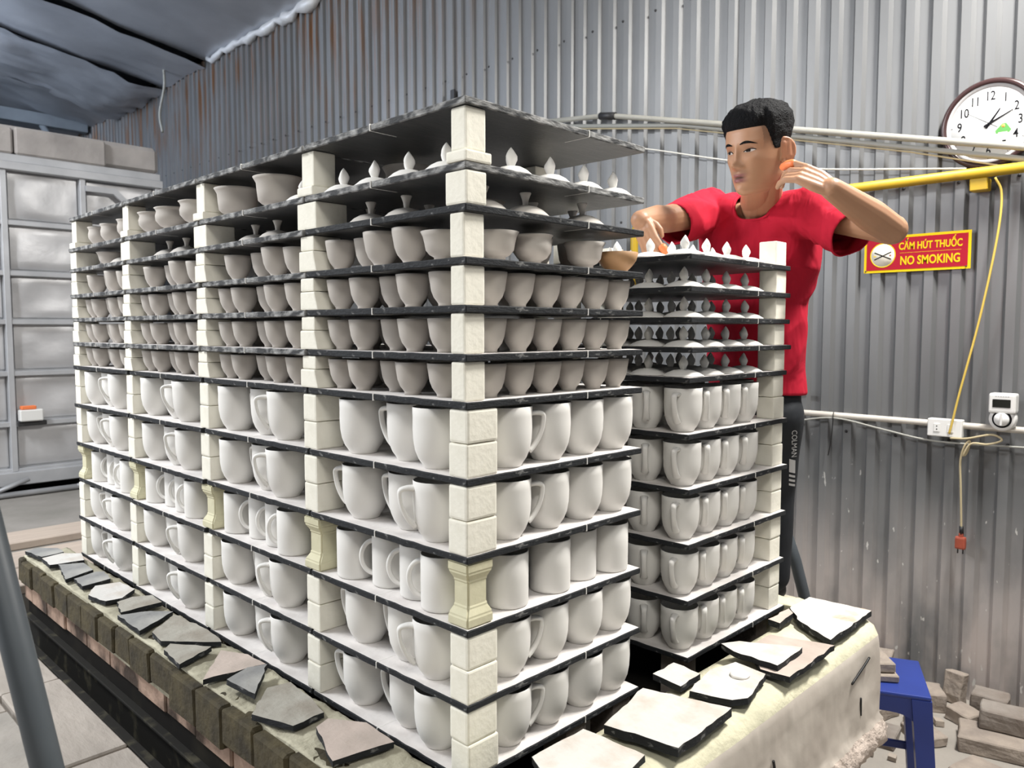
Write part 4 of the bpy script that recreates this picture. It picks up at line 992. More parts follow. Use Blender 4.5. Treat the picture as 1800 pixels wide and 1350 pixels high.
def apron(axis, s):
    bm = nb(); pts = []; n = 16
    top = [(-.125 + .25 * k / n, SH - .008) for k in range(n + 1)]
    bot = [(-.125 + .25 * k / n, SH - .058 - .075 * abs(2 * k / n - 1) ** 4) for k in range(n + 1)]
    for off in (.122, .130): pts.append([[bm.verts.new(((u, s * off, z) if axis == 'y' else (s * off, u, z))) for u, z in row] for row in (top, bot)])
    for lay in pts:
        for k in range(n): bm.faces.new((lay[0][k], lay[0][k + 1], lay[1][k + 1], lay[1][k]))
    for r_ in (0, 1):
        for k in range(n): bm.faces.new((pts[0][r_][k], pts[0][r_][k + 1], pts[1][r_][k + 1], pts[1][r_][k]))
    bmesh.ops.recalc_face_normals(bm, faces=bm.faces); return bm
for ax, s_ in (('y', -1), ('y', 1), ('x', -1), ('x', 1)): obj('apron', apron(ax, s_), M['bluestool'], st)
for s_ in (-1, 1):
    bm = nb(); box(bm, s_ * .139 - .005, s_ * .139 + .005, -.13, .13, .12, .145, bevel=.002); obj('stretcher', bm, M['bluestool'], st)
def chunk(name, c, size, rz, m, label, cat, tilt=(0, 0), rough=.004, grp=None):
    sx, sy, sz = size; bm = nb(); box(bm, -sx / 2, sx / 2, -sy / 2, sy / 2, 0, sz, bevel=.004)
    bmesh.ops.subdivide_edges(bm, edges=[e for e in bm.edges if e.calc_length() > .04], cuts=3, use_grid_fill=True)
    for v in bm.verts: v.co += Vector((noise.noise(v.co * 22 + Vector((c[0] * 9, 0, 0))), noise.noise(v.co * 22 + Vector((0, c[1] * 9, 5))), noise.noise(v.co * 25 + Vector((3, 0, c[1])))*.6)) * rough
    o = obj(name, bm, M[m]); o.location = c; o.rotation_euler = (tilt[0], tilt[1], rz); tag(o, label, cat, grp); return o
chunk('flat_tile', (1.545, -.075, SH + .001), (.17, .19, .022), .62, 'rubble', 'dusty flat tile at bottom of pile on blue stool', 'tile', rough=.002)
chunk('flat_tile', (1.540, -.070, SH + .0245), (.155, .18, .030), .70, 'rubble', 'thick dusty tile on top of pile on blue stool', 'tile', rough=.002)
RB = [((2.20, -.37, 0), (.16, .34, .055), .25, 'rubble', 'broad broken slab lying under dark long brick', (0, 0)), ((2.27, -.40, .058), (.11, .30, .065), .18, 'rubbledark', 'long dark dusty brick lying on broad broken slab', (0, 0)),
      ((2.36, -.02, 0), (.12, .16, .07), .5, 'rubble', 'squarish brick chunk by the wall behind the stool', (0, 0)), ((2.325, -.185, 0), (.09, .10, .05), -.4, 'rubble', 'flat brick chunk between stool and dark long brick', (.05, 0)),
      ((2.09, -.115, 0), (.13, .10, .035), .9, 'rubble', 'thin shard just behind the blue stool', (0, .05)), ((1.955, -.315, 0), (.15, .11, .03), -.2, 'rubble', 'thin shard beside the stool leg', (0, 0)),
      ((1.97, -.56, 0), (.17, .14, .028), .6, 'rubble', 'wide thin shard in front of broad slab', (.0, .0)), ((1.835, -.42, 0), (.08, .06, .03), 1.1, 'rubbledark', 'small dark chip in front of the shards', (0, 0)),
      ((2.44, -.24, 0), (.10, .12, .09), .1, 'rubbledark', 'dark brick end at the foot of the wall', (0, 0)), ((2.435, .185, 0), (.13, .14, .13), .2, 'rubble', 'upright brick chunk at wall foot near platform', (0, 0)),
      ((2.15, .09, 0), (.16, .13, .05), -.3, 'rubble', 'flat slab piece between platform and squarish chunk', (0, 0)), ((1.98, .00, 0), (.14, .12, .035), .2, 'rubbledark', 'flat dark tile piece under the stool side', (0, 0)),
      ((2.43, -.70, 0), (.12, .2, .06), .3, 'rubble', 'brick piece by wall past the dark long brick', (0, 0)), ((2.47, -.11, 0), (.05, .07, .12), -.2, 'rubble', 'narrow upright shard against the wall', (0, .15))]
for c, sz, rz, m, lab, tl in RB: chunk('rubble_piece', c, sz, rz, m, lab, 'rubble', tl, .007)
rs = random.Random(21); taken = [(c[0], c[1], .5 * math.hypot(sz[0], sz[1])) for c, sz, *_ in RB] + [(1.567, -.121, .245), (1.985, .155, .035)]
n_sh = 0
for k in range(6000):
    x = rs.uniform(1.78, 2.46); y = rs.uniform(-.72, .16); n = rs.randint(4, 6); rad = rs.uniform(.05, .085) if k < 1500 else rs.uniform(.022, .05)
    if n_sh >= 26: break
    if any(math.hypot(x - a_, y - b_) < rad * 1.13 + r_ for a_, b_, r_ in taken): continue
    taken.append((x, y, rad * 1.0)); n_sh += 1
    poly = []
    for i in range(n):
        a = 2 * PI * i / n + rs.uniform(-.3, .3); rr = rad * rs.uniform(.65, 1.15); poly.append((rr * math.cos(a), rr * math.sin(a) * .8))
    bm = nb(); th = rs.uniform(.012, .028); prism(bm, poly, 0, th, 0, 0, rough=.003)
    o = obj('rubble_shard', bm, M['rubblelight'] if k % 3 else M['rubble']); o.location = (x, y, .001 + rad * .05); o.rotation_euler = (rs.uniform(-.05, .05), rs.uniform(-.05, .05), rs.uniform(0, 6.28))
    tag(o, 'thin dusty refractory shard in the litter between stool and sheet wall', 'rubble', 'shards littering the floor by the wall')
# brick platform under the man
pf = tag(empty('brick_platform', (1.56, .55, 0)), 'stacked cream brick platform the man stands on', 'platform')
for L_ in range(5):
    for i in range(2):
        for j in range(4):
            bm = nb(); x0 = -.19 + i * .18 - (.0 if L_ % 2 else .0); y0 = -.35 + j * .20 + (.03 if L_ % 2 else 0); z0 = L_ * .106
            box(bm, x0 + .001, x0 + .179, y0 + .001, y0 + .199, z0, z0 + .105, bevel=.004); obj('brick', bm, M['creambrick'], pf)
bm = nb(); tube(bm, [(1.86, .36, .85), (1.905, .288, .60), (1.985, .155, .0)], .021, 14)
tag(obj('leaning_pipe', bm, M['greysteel']), 'grey pipe leaning behind the trouser leg by the wall', 'pipe')

# ================================================================== PERSON
def V(*a): return Vector(a)
def capsule(bm, p0, p1, r0, r1, n=16):
    p0, p1 = Vector(p0), Vector(p1); ax = p1 - p0; L_ = ax.length
    q = ax.to_track_quat('Z', 'Y') if L_ > 1e-6 else Matrix.Identity(3).to_quaternion()
    rings = []; k = 5
    prof = [(r0 * math.sin(a), -r0 * math.cos(a)) for a in [PI / 2 * i / k for i in range(k + 1)]] + [(r1 * math.cos(a), L_ + r1 * math.sin(a)) for a in [PI / 2 * i / k for i in range(k + 1)]]
    for r, z in prof:
        if r < 1e-6: rings.append([bm.verts.new(p0 + q @ Vector((0, 0, z)))])
        else: rings.append([bm.verts.new(p0 + q @ Vector((r * math.cos(2 * PI * i / n), r * math.sin(2 * PI * i / n), z))) for i in range(n)])
    for A, B in zip(rings, rings[1:]):
        for i in range(n):
            j = (i + 1) % n
            if len(A) == 1: bm.faces.new((A[0], B[j], B[i]))
            elif len(B) == 1: bm.faces.new((A[i], A[j], B[0]))
            else: bm.faces.new((A[i], A[j], B[j], B[i]))
def chain(bm, pts, rs, n=16):
    for i in range(len(pts) - 1): capsule(bm, pts[i], pts[i + 1], rs[i], rs[i + 1], n)
def loft(bm, rings, n=32):
    """rings: (centre, axis_a*half, axis_b*half); closed with caps"""
    G = []
    for c, a, b in rings:
        c = Vector(c); G.append([bm.verts.new(c + Vector(a) * math.cos(2 * PI * k / n) + Vector(b) * math.sin(2 * PI * k / n)) for k in range(n)])
    for A, B in zip(G, G[1:]):
        for k in range(n): bm.faces.new((A[k], A[(k + 1) % n], B[(k + 1) % n], B[k]))
    bm.faces.new(G[0][::-1]); bm.faces.new(G[-1])
    bmesh.ops.recalc_face_normals(bm, faces=bm.faces)
def remesh(bm, name, voxel, smooth_it, m):
    bmesh.ops.recalc_face_normals(bm, faces=bm.faces)
    me = mesh_from_bm(bm, name + '_src', m); o = bpy.data.objects.new(name + '_src', me)
    md = o.modifiers.new('r', 'REMESH'); md.mode = 'VOXEL'; md.voxel_size = voxel; md.use_smooth_shade = True
    if smooth_it:
        ms = o.modifiers.new('s', 'SMOOTH'); ms.iterations = smooth_it; ms.factor = .5
    out = eval_mesh(o); out.name = name; out.materials.clear(); out.materials.append(m)
    for p in out.polygons: p.use_smooth = True
    return out
person = tag(empty('person', (1.62, .30, .532)), 'man in red t-shirt and dark trousers reaching over the smaller stack', 'person')
PO = Vector((1.62, .30, .532))
def pp(name, me, parent=None):
    me.transform(Matrix.Translation(-PO)); o = bpy.data.objects.new(name, me); link(o, parent or person); return o
# joints (world)
HEAD = V(1.168, .098, 1.944); NECK = V(1.369, .182, 1.815); CHEST = V(1.416, .209, 1.70); BELLY = V(1.44, .228, 1.488); PELV = V(1.470, .235, 1.254)
LSH, RSH = V(1.345, .014, 1.788), V(1.345, .350, 1.822)
LEL, LWR = V(1.237, -.239, 1.705), V(1.034, -.167, 1.790)
REL, RWR = V(1.105, .345, 1.775), V(.890, .283, 1.7445)
LKN, LFT = V(1.578, .232, .93), V(1.628, .250, .60); RKN, RFT = V(1.531, .360, .90), V(1.60, .385, .60)
# ---- head frame
FW = V(-.97, .16, -.20).normalized(); SD = FW.cross(V(0, 0, 1)).normalized(); UPH = SD.cross(FW).normalized()   # SD = the man's right
HM = Matrix((( -SD.x, FW.x, UPH.x, HEAD.x), (-SD.y, FW.y, UPH.y, HEAD.y), (-SD.z, FW.z, UPH.z, HEAD.z), (0, 0, 0, 1)))   # local x = his left, y = forward, z = up; eyes at z = 0
HM = HM @ Matrix.Rotation(R(2), 4, 'Y')
RINGS = [(-.1165, .010, .066, .040), (-.113, .024, .078, .015), (-.104, .036, .085, -.01), (-.088, .047, .086, -.04), (-.070, .055, .085, -.06), (-.050, .061, .085, -.072), (-.028, .067, .085, -.083), (0, .071, .083, -.092), (.025, .0735, .086, -.097), (.050, .0735, .081, -.099), (.073, .069, .068, -.092), (.090, .059, .049, -.078), (.103, .044, .025, -.058), (.111, .026, .0, -.034), (.1145, .010, -.012, -.018)]
def ring_at(z):
    for a, b in zip(RINGS, RINGS[1:]):
        if a[0] <= z <= b[0]:
            t = (z - a[0]) / (b[0] - a[0]); return tuple(a[i] + (b[i] - a[i]) * t for i in (1, 2, 3))
    return RINGS[-1][1:] if z > 0 else RINGS[0][1:]
GS = [(.0315, .000, .0150, .0105, -.0095), (.0315, -.001, .0120, .0052, .0050), (.030, .020, .020, .007, .0042), (0, .012, .009, .012, .003), (0, -.010, .0068, .018, .0130), (0, -.0345, .0095, .0110, .0265), (.0125, -.039, .0060, .0060, .0110),
      (0, -.0605, .0180, .0050, .0095), (0, -.0745, .0160, .0065, .0105), (0, -.0672, .0170, .0022, -.0080), (0, -.0990, .0150, .0110, .0050), (.043, -.020, .016, .014, .0045), (.022, -.055, .010, .014, -.0015)]
def head_pt(z, ang, off=0.0):
    wd, fr, bk = ring_at(z); mid = -.012
    c, s = math.cos(ang), math.sin(ang)
    e = .88
    x = (wd + off) * math.copysign(abs(c) ** e, c)
    y = mid + ((fr - mid + off) if s > 0 else (mid - bk + off)) * math.copysign(abs(s) ** e, s)
    if s > 0 and off == 0:
        wgt = min(1, s * 1.6)
        for gx, gz, sx, sz, am in GS:
            for q in ((gx, -gx) if gx else (0,)):
                y += wgt * am * math.exp(-((x - q) / sx) ** 2 - ((z - gz) / sz) ** 2)
    return Vector((x, y, z + off * max(0, z - .05) * 12))
bb = nb(); NR, NA = 110, 150; G = []
for i in range(NR + 1):
    z = -.1165 + .231 * i / NR
    G.append([bb.verts.new(HM @ head_pt(z, 2 * PI * k / NA)) for k in range(NA)])
for A, B in zip(G, G[1:]):
    for k in range(NA): bb.faces.new((A[k], A[(k + 1) % NA], B[(k + 1) % NA], B[k]))
bb.faces.new(G[0][::-1]); bb.faces.new(G[-1])
# ears
for s in (1, -1):
    base = V(s * .070, -.014, -.012)
    ring = [base + V(s * (.004 + .020 * (.5 - .5 * math.cos(a)) ), -.016 * math.sin(a) * .9 - .010, .031 * math.cos(a) + .004) for a in [PI * k / 9 for k in range(10)]]
    ring = [base + V(s * .002, .004, .028)] + [base + V(s * (.008 + .016 * math.sin(PI * k / 9)), .000 - .022 * math.sin(PI * k / 9), .032 * math.cos(PI * k / 9)) for k in range(10)] + [base + V(s * .002, .004, -.026)]
    chain(bb, [HM @ p for p in ring], [.0045] * len(ring), 10)
    capsule(bb, HM @ (base + V(s * .004, -.002, .018)), HM @ (base + V(s * .004, -.002, -.018)), .011, .009, 12)
    capsule(bb, HM @ (base + V(s * .011, -.010, .015)), HM @ (base + V(s * .010, -.008, -.014)), .0075, .007, 12)
    capsule(bb, HM @ (base + V(s * .012, -.012, .020)), HM @ (base + V(s * .012, -.010, -.014)), .0095, .0105, 12); capsule(bb, HM @ (base + V(s * .016, -.016, .016)), HM @ (base + V(s * .016, -.016, .0)), .0055, .0055, 12)
    capsule(bb, HM @ (base + V(s * .006, .002, -.028)), HM @ (base + V(s * .007, .000, -.033)), .0075, .006, 10)
# neck, torso core, legs
capsule(bb, HM @ V(0, -.030, -.050), NECK + V(.0, 0, .0), .052, .058, 20)
capsule(bb, HM @ V(0, .012, -.085), NECK + V(-.035, 0, .02), .036, .045, 20)
SA = (LSH - RSH).normalized()          # across the shoulders
FA = V(-1, .1, 0).normalized()
def tor(c, a, b): return (c, SA * a, V(FA.x, FA.y, 0) * b)
loft(bb, [tor(PELV + V(0, 0, -.10), .11, .09), tor(PELV, .118, .085), tor(BELLY, .125, .085), tor(CHEST + V(0, 0, -.02), .150, .10), tor(NECK + V(.015, 0, -.050), .135, .068), tor(NECK + V(.01, 0, -.012), .066, .050)])
chain(bb, [NECK + V(.01, 0, -.03), LSH], [.045, .044]); chain(bb, [NECK + V(.01, 0, -.03), RSH], [.045, .044])
chain(bb, [LSH, LEL], [.047, .038]); 
mid = LEL.lerp(LWR, .35); chain(bb, [LEL, mid, LWR], [.037, .040, .0265])
chain(bb, [RSH, REL], [.047, .040]); mid = REL.lerp(RWR, .35); chain(bb, [REL, mid, RWR], [.039, .041, .027])
HIPL, HIPR = PELV + SA * .066 + V(0, 0, -.06), PELV - SA * .08 + V(0, 0, -.06)
for h, k_, f in ((HIPL, LKN, LFT), (HIPR, RKN, RFT)): chain(bb, [h, k_, f], [.078, .055, .040])
# ---- hands: wrist, finger direction d, back-of-hand normal n, side towards thumb t
def make_hand(bm, wr, d, nrm, fingers, thumb, scale=1.0, left=False):
    d = d.normalized(); t = nrm.cross(d).normalized(); nrm = d.cross(t).normalized()
    if left: t = -t
    def L(x, y, z): return wr + (t * x + d * y + nrm * z) * scale     # x towards thumb side, y to fingertips, z to the back
    for x in (-.026, -.009, .009, .026): chain(bm, [L(x * .55, .0, 0), L(x * .9, .045, .002), L(x, .088, 0)], [.0145 * scale, .0145 * scale, .0112 * scale], 10)
    tips = []
    for x, (spread, c1, c2, c3, ln) in zip((.028, .0095, -.0095, -.027), fingers):
        p = Vector((x, .088, 0)); a = 0; pts = [p.copy()]
        for c, l_ in zip((c1, c2, c3), (.042, .026, .021)):
            a += c; dirv = Vector((math.sin(spread) * math.cos(a), math.cos(spread) * math.cos(a), -math.sin(a))); p = p + dirv * l_ * ln; pts.append(p.copy())
        W_ = [L(*q) for q in pts]; chain(bm, W_, [.0098 * scale, .0090 * scale, .0083 * scale, .0070 * scale], 10); tips.append(W_)
    pts = [Vector(q) for q in thumb]; W_ = [L(*q) for q in pts]; chain(bm, W_, [.0150 * scale, .0120 * scale, .0102 * scale, .0082 * scale][:len(W_)], 10); tips.append(W_)
    return tips
CR = V(.698, -.716, 0)        # picture right, used to orient the gesture
# left hand raised by the ear, back of hand towards the stacks
LT = make_hand(bb, LWR, (V(-.30, .80, .52)), V(-.60, -.60, .50), [(.10, .30, .45, .30, .90), (.02, .50, .65, .40, .95), (-.05, .60, .70, .45, .92), (-.14, .50, .60, .40, .80)],
               [(.020, .018, -.010), (.038, .040, -.034), (.040, .062, -.052), (.032, .082, -.062)], .90, True)
# right hand hanging over the lids
RT = make_hand(bb, RWR, (V(-.06, -.38, -.72)), V(-.80, .10, .42), [(.10, .25, .25, .15, .80), (.0, .15, .30, .2, .85), (-.08, .12, .3, .2, .8), (-.16, .1, .3, .2, .68)],
               [(.018, .010, -.008), (.036, .034, -.020), (.042, .058, -.026), (.038, .078, -.028)], .785)
body = remesh(bb, 'body', .0025, 1, M['skin'])
# skin tint: lip and stubble colour, plus shade painted around the eyes and mouth slit
HI = HM.inverted(); at = body.color_attributes.new('tint', 'FLOAT_COLOR', 'POINT'); vals = []
base = (0.42, 0.225, 0.13); lip = (0.25, 0.095, 0.095); dark = (0.20, 0.12, 0.09)
for v in body.vertices:
    p = HI @ v.co; c = base
    if abs(p.x) < .1 and abs(p.z) < .14 and abs(p.y) < .15:
        if p.y > .05:
            l = max(math.exp(-(p.x / .021) ** 4 - ((p.z + .0612) / .0052) ** 4), math.exp(-(p.x / .019) ** 4 - ((p.z + .0735) / .0066) ** 4)); 
            c = tuple(a + (b - a) * min(1, l) for a, b in zip(base, lip))
            st_ = .45 * math.exp(-(p.x / .024) ** 4 - ((p.z + .051) / .005) ** 2); c = tuple(a + (b - a) * st_ for a, b in zip(c, dark))
            mo = math.exp(-(p.x / .017) ** 4 - ((p.z + .0672) / .0022) ** 2); c = tuple(a * (1 - .8 * mo) for a in c)
            ey = .35 * math.exp(-((abs(p.x) - .0315) / .014) ** 2 - ((p.z - .002) / .007) ** 2); c = tuple(a + (b - a) * ey for a, b in zip(c, dark))
        if abs(p.x) > .055 and p.y < .05 and p.z > -.005:      # faded sides of the haircut
            k = min(1, max(0, (p.z + .005) / .035)) * (1 if p.y < .03 else .5); c = tuple(a + (b - a) * .8 * k for a, b in zip(c, (.03, .025, .022)))
        if abs(p.x) > .074 and p.z < .03: c = tuple(a * b for a, b in zip(base, (1.12, .95, .92)))
    vals += [c[0], c[1], c[2], 1]
at.data.foreach_set('color', vals)
# eyes, brows: laid on the real face surface
BVB = BVHTree.FromPolygons([v.co.copy() for v in body.vertices], [tuple(p.vertices) for p in body.polygons])
FWD = (HM.to_3x3() @ V(0, 1, 0)).normalized()
def face_pt(x, z, lift=0.0):
    o_ = HM @ V(x, .25, z); h = BVB.ray_cast(o_, -FWD)
    return (h[0] if h[0] is not None else HM @ V(x, .085, z)) + FWD * lift
pp('body', body)
def surf_patch(name, outline, lift, m, parent=None, bulge=0.0):
    """thin patch following the face: outline in head x, z"""
    cx = sum(p[0] for p in outline) / len(outline); cz = sum(p[1] for p in outline) / len(outline)
    bm = nb(); rings = []
    for k in (1.0, .66, .33):
        rings.append([bm.verts.new(face_pt(cx + (x - cx) * k, cz + (z - cz) * k, lift + bulge * (1 - k))) for x, z in outline])
    c = bm.verts.new(face_pt(cx, cz, lift + bulge)); n = len(outline)
    for A, B in zip(rings, rings[1:]):
        for k in range(n): bm.faces.new((A[k], A[(k + 1) % n], B[(k + 1) % n], B[k]))
    for k in range(n): bm.faces.new((rings[-1][k], rings[-1][(k + 1) % n], c))
    bmesh.ops.recalc_face_normals(bm, faces=bm.faces)
    return pp(name, mesh_from_bm(bm, name, m, True), parent)
for s in (1, -1):
    us = [-1 + k / 6 for k in range(13)]
    up_ = [(s * (.0315 + .0145 * u), -.0005 + .0046 * (1 - u * u) + .0010 * u) for u in us]; lo_ = [(s * (.0315 + .0145 * u), -.0005 - .0030 * (1 - u * u) + .0010 * u) for u in us]
    eye = surf_patch('eye', up_ + lo_[::-1][1:-1], .0006, M['eyewhite'], bulge=.0008)
    a_ = [2 * PI * k / 16 for k in range(16)]
    surf_patch('iris', [(s * .0315 - .003 + .0056 * math.cos(a), .0004 + min(.0036, max(-.0030, .0056 * math.sin(a)))) for a in a_], .0016, M['iris'], eye, bulge=.0006)
    bm = nb(); tube(bm, [face_pt(x, z + .0003, .0006) for x, z in up_], .0011, 6); pp('eyelash', mesh_from_bm(bm, 'eyelash', M['hair'], True))
    bm = nb(); tube(bm, [face_pt(x, z + .0042, -.0002) for x, z in up_[2:-2]], .0013, 6, rfun=lambda t: .0004 + .0010 * math.sin(PI * t))
    me = mesh_from_bm(bm, 'eyelid', M['skin'], True); q_ = me.color_attributes.new('tint', 'FLOAT_COLOR', 'POINT'); q_.data.foreach_set('color', [.34, .17, .10, 1] * len(me.vertices)); pp('eyelid', me)
    bt = [(s * (.012 + .040 * u), .0165 + .0070 * math.sin(PI * min(1, u * .85 + .08)) - .0035 * u + (.0040 * math.sin(PI * min(1, u * .9 + .1)))) for u in [k / 10 for k in range(11)]]
    bo = [(s * (.012 + .040 * u), .0165 + .0070 * math.sin(PI * min(1, u * .85 + .08)) - .0035 * u - (.0030 * math.sin(PI * min(1, u * .9 + .1)))) for u in [k / 10 for k in range(11)]]
    surf_patch('eyebrow', bt + bo[::-1], .0008, M['hair'], bulge=.0012)
# hair cap
bm = nb(); G = []; NRh, NAh = 60, 120
def hair_off(z, ang):
    s, c = math.sin(ang), math.cos(ang); front = max(0, s)
    u_ = min(1, max(0, (s - .22) / .36)); u_ = u_ * u_ * (3 - 2 * u_)
    line = -.006 + .064 * u_ if s > -.12 else -.030 - .015 * min(1, -s)
    m_ = (z - line) / .016
    side = .0035 + .020 * min(1, max(0, (z - .02) / .05)) - .004 * min(1, max(0, (z - .095) / .02))
    if m_ < -.6: return -.012
    k = min(1, max(0, (m_ + .6) / .9)); k = k * k * (3 - 2 * k)
    rise = .22 + .78 * min(1, max(0, (z - line) / .032))
    return -.012 + (side * rise + .012) * k
for i in range(NRh + 1):
    z = -.06 + .1745 * i / NRh
    row = []
    for k in range(NAh):
        a = 2 * PI * k / NAh; o_ = hair_off(z, a); p = head_pt(z, a, 1e-6); q = (p - V(0, -.012, .0)); q2 = V(q.x, q.y, max(0, q.z) * .9)
        nrm_ = q2.normalized() if q2.length > 1e-4 else V(0, 0, 1)
        rg = .0035 * noise.noise(p * 70) + .003 * noise.noise(p * 140)
        p = p + nrm_ * (o_ + (rg * min(1, max(0, o_ / .012)) if o_ > 0 else 0))
        row.append(bm.verts.new(HM @ p))
    G.append(row)
for A, B in zip(G, G[1:]):
    for k in range(NAh): bm.faces.new((A[k], A[(k + 1) % NAh], B[(k + 1) % NAh], B[k]))
bm.faces.new(G[-1]); bm.faces.new(G[0][::-1])
pp('hair', mesh_from_bm(bm, 'hair', M['hair'], True))
# orange finger cots on index fingers
for tp in (LT[0], RT[0]):
    bm = nb(); chain(bm, [tp[1].lerp(tp[2], .3), tp[2], tp[3]], [.0112, .0104, .0092], 14); pp('finger_cot', mesh_from_bm(bm, 'finger_cot', M['cot'], True))
# ---- T-shirt
LSL, RSL = V(1.272, -.128, 1.715), V(1.150, .346, 1.772)
sb = nb()
loft(sb, [tor(PELV + V(.0, 0, .012), .150, .118), tor(PELV + V(-.005, 0, .06), .151, .119), tor(BELLY + V(0, 0, -.06), .150, .116), tor(BELLY + V(-.005, 0, .06), .156, .118), tor(CHEST + V(-.012, 0, -.05), .180, .128), tor(CHEST + V(-.010, 0, .03), .186, .118), tor(NECK + V(.008, 0, -.045), .175, .088), tor(NECK + V(.006, 0, -.012), .130, .066), tor(NECK + V(-.002, 0, .014), .076, .060)], 40)
capsule(sb, NECK + V(.01, 0, -.03), LSH, .062, .066, 20); capsule(sb, NECK + V(.01, 0, -.03), RSH, .062, .066, 20)
def sleeve(a, b, r0, r1):
    d = (b - a).normalized(); s_ = d.orthogonal().normalized(); u_ = d.cross(s_)
    loft(sb, [(a - d * .03, s_ * r0, u_ * r0), (a.lerp(b, .4), s_ * (r0 * .7 + r1 * .3), u_ * (r0 * .7 + r1 * .3)), (b, s_ * r1, u_ * r1)], 24)
    return d
dl = sleeve(LSH, LSL + V(0, 0, -.008), .066, .061); dr = sleeve(RSH, RSL + V(0, 0, -.006), .066, .058)
shirt = remesh(sb, 'shirt', .0045, 5, M['shirt'])
# folds
import math as _m
SN = [v.normal.copy() for v in shirt.vertices]
for v, n_ in zip(shirt.vertices, SN):
    p = v.co.copy()
    f = .016 * (.30 - abs(noise.noise(Vector((p.x * 11 + 3, p.y * 17, p.z * 8 + p.y * 9))))) + .003 * noise.noise(Vector((p.x * 26, p.y * 26, p.z * 12)))
    v.co = p + n_ * f
b2 = bmesh.new(); b2.from_mesh(shirt); b2.normal_update()
kill = []
NAX = ((HM @ V(0, -.01, -.06)) - NECK + V(0, 0, .10)).normalized(); NK0 = NECK + V(-.022, 0, .0)
for f in b2.faces:
    c = f.calc_center_median(); n_ = f.normal
    if ((c - LSL).dot(dl) > -.012 and n_.dot(dl) > .6 and (c - LSL).length < .09) or ((c - RSL).dot(dr) > -.012 and n_.dot(dr) > .6 and (c - RSL).length < .09): kill.append(f)
    elif c.z < PELV.z + .02 and n_.z < -.7: kill.append(f)
    else:
        rel = c - NK0; t_ax = rel.dot(NAX)
        if t_ax > -.03 and (rel - NAX * t_ax).length < .070: kill.append(f)
bmesh.ops.delete(b2, geom=kill, context='FACES')
for it in range(14):
    new = {}
    for v in b2.verts:
        nbv = [e.other_vert(v) for e in v.link_edges if e.is_boundary]
        if len(nbv) == 2: new[v] = v.co * .4 + (nbv[0].co + nbv[1].co) * .3
    for v, c in new.items(): v.co = c
cl_pts = []
for v in b2.verts:
    if v.is_boundary:
        rel = v.co - NK0; t_ax = rel.dot(NAX)
        if t_ax > -.06 and (rel - NAX * t_ax).length < .10: cl_pts.append(v.co.copy())
b2.to_mesh(shirt); b2.free()
ax1 = NAX.orthogonal().normalized(); ax2 = NAX.cross(ax1)
cl_pts.sort(key=lambda p: math.atan2((p - NK0).dot(ax2), (p - NK0).dot(ax1)))
if len(cl_pts) > 12:
    ring_ = []; n_c = 40
    for k in range(n_c):
        i0 = int(k * len(cl_pts) / n_c); grp_ = [cl_pts[(i0 + d_) % len(cl_pts)] for d_ in range(-3, 4)]; ring_.append(sum(grp_, Vector()) / len(grp_))
    bm = nb(); tube(bm, ring_, .0055, 8, closed=True); pp('collar', mesh_from_bm(bm, 'collar', M['shirt'], True))
so = pp('shirt', shirt); md = so.modifiers.new('thick', 'SOLIDIFY'); md.thickness = .003; md.offset = 1
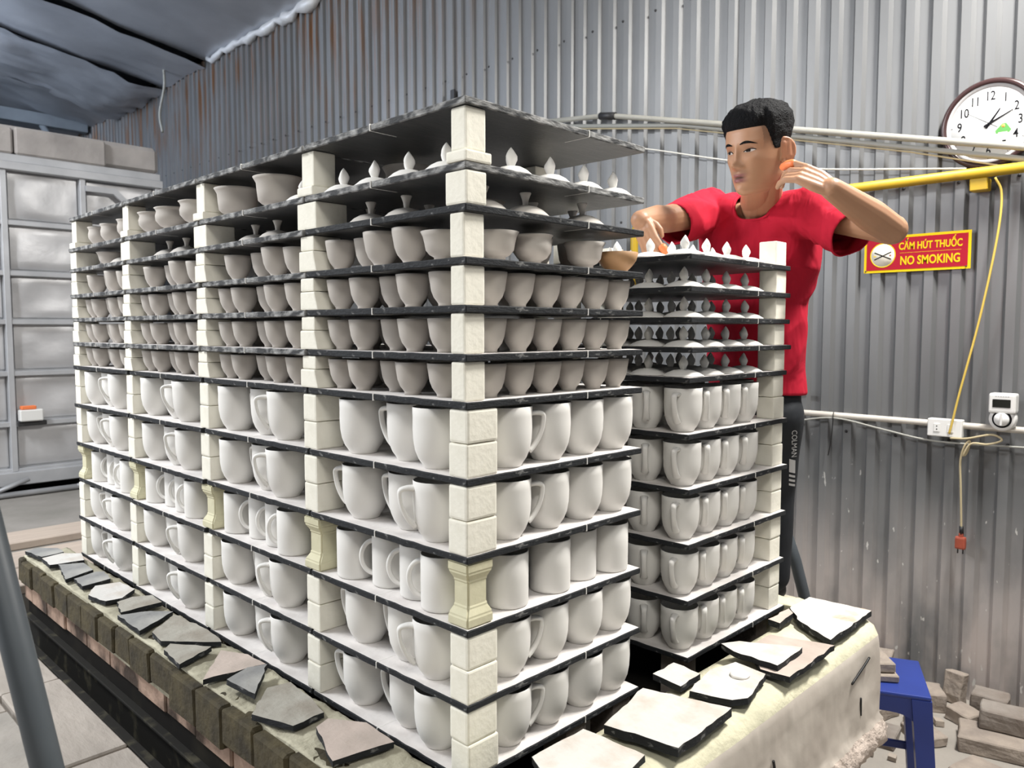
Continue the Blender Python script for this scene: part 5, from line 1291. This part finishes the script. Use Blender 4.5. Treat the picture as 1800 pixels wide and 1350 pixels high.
# ---- trousers
tb_ = nb()
loft(tb_, [tor(PELV + V(0, 0, .09), .128, .096), tor(PELV + V(0, 0, .04), .135, .100), tor(PELV + V(0, 0, -.05), .140, .105), tor(PELV + V(.005, 0, -.12), .132, .10)], 32)
for h, k_, f in ((HIPL, LKN, LFT), (HIPR, RKN, RFT)): chain(tb_, [h, k_, f + V(0, 0, .02)], [.086, .076, .064], 20)
tro = remesh(tb_, 'trousers', .008, 4, M['trousers'])
TN = [v.normal.copy() for v in tro.vertices]
for v, n_ in zip(tro.vertices, TN): v.co += n_ * (.006 * noise.noise(Vector((v.co.x * 12, v.co.y * 12, v.co.z * 7))))
bv = BVHTree.FromPolygons([v.co.copy() for v in tro.vertices], [tuple(p.vertices) for p in tro.polygons])
tr_o = pp('trousers', tro)
for f in (LFT, RFT):
    bm = nb(); chain(bm, [f + V(.03, 0, -.035), f + V(-.07, .01, -.038), f + V(-.14, .015, -.045)], [.040, .038, .030], 16)
    for v in bm.verts: v.co.z = max(v.co.z, .5325)
    sh = remesh(bm, 'shoe', .006, 2, M['black'])
    for v in sh.vertices: v.co.z = max(v.co.z, .5322)
    pp('shoe', sh)
# print on the trouser leg, laid onto the cloth
def decal(me, org, dirv):
    miss = []
    for v in me.vertices:
        hit = bv.ray_cast(Vector(v.co), dirv)
        if hit[0] is not None: v.co = hit[0] - dirv * .0025
        else: miss.append(v.index)
    if miss:
        b3 = bmesh.new(); b3.from_mesh(me); b3.verts.ensure_lookup_table(); bmesh.ops.delete(b3, geom=[b3.verts[i] for i in miss], context='VERTS'); b3.to_mesh(me); b3.free()
vd = (V(1.5, .1, 1.0) - V(-.867, -.95, 1.45)); vd.z = 0; vd.normalize()
side = V(vd.y, -vd.x, 0)
def leg_frame(px_z, off): # frame whose x runs down the leg
    o_ = V(1.50, .20, px_z) - vd * .3 + side * off
    return Matrix(((0, side.x, -vd.x, o_.x), (0, side.y, -vd.y, o_.y), (-1, 0, 0, o_.z), (0, 0, 0, 1)))
cu_parent = tr_o
for body_txt, zc, off, sz in (('COLMAN', 1.10, .072, .022),):
    t_ = text_mesh('leg_print', body_txt, sz, M['print'], None, leg_frame(zc, off), extrude=0)
    decal(t_.data, None, vd); t_.data.transform(Matrix.Translation(-PO)); t_.parent = tr_o
for k in range(5):
    bm = nb(); h_ = .038 if k == 0 else .008; z = (1.05 if k == 0 else 1.012 - (k - 1) * .016) - .0
    g_ = [bm.verts.new(leg_frame(z, .068) @ V(u * h_ + (.008 * v_), (v_ - .5) * .018, 0)) for u, v_ in ((0, 0), (1, 0), (1, 1), (0, 1))]
    bm.faces.new(g_); bmesh.ops.subdivide_edges(bm, edges=bm.edges, cuts=2, use_grid_fill=True)
    me = mesh_from_bm(bm, 'leg_stripe', M['print']); decal(me, None, vd); pp('leg_stripe', me, None).parent = tr_o
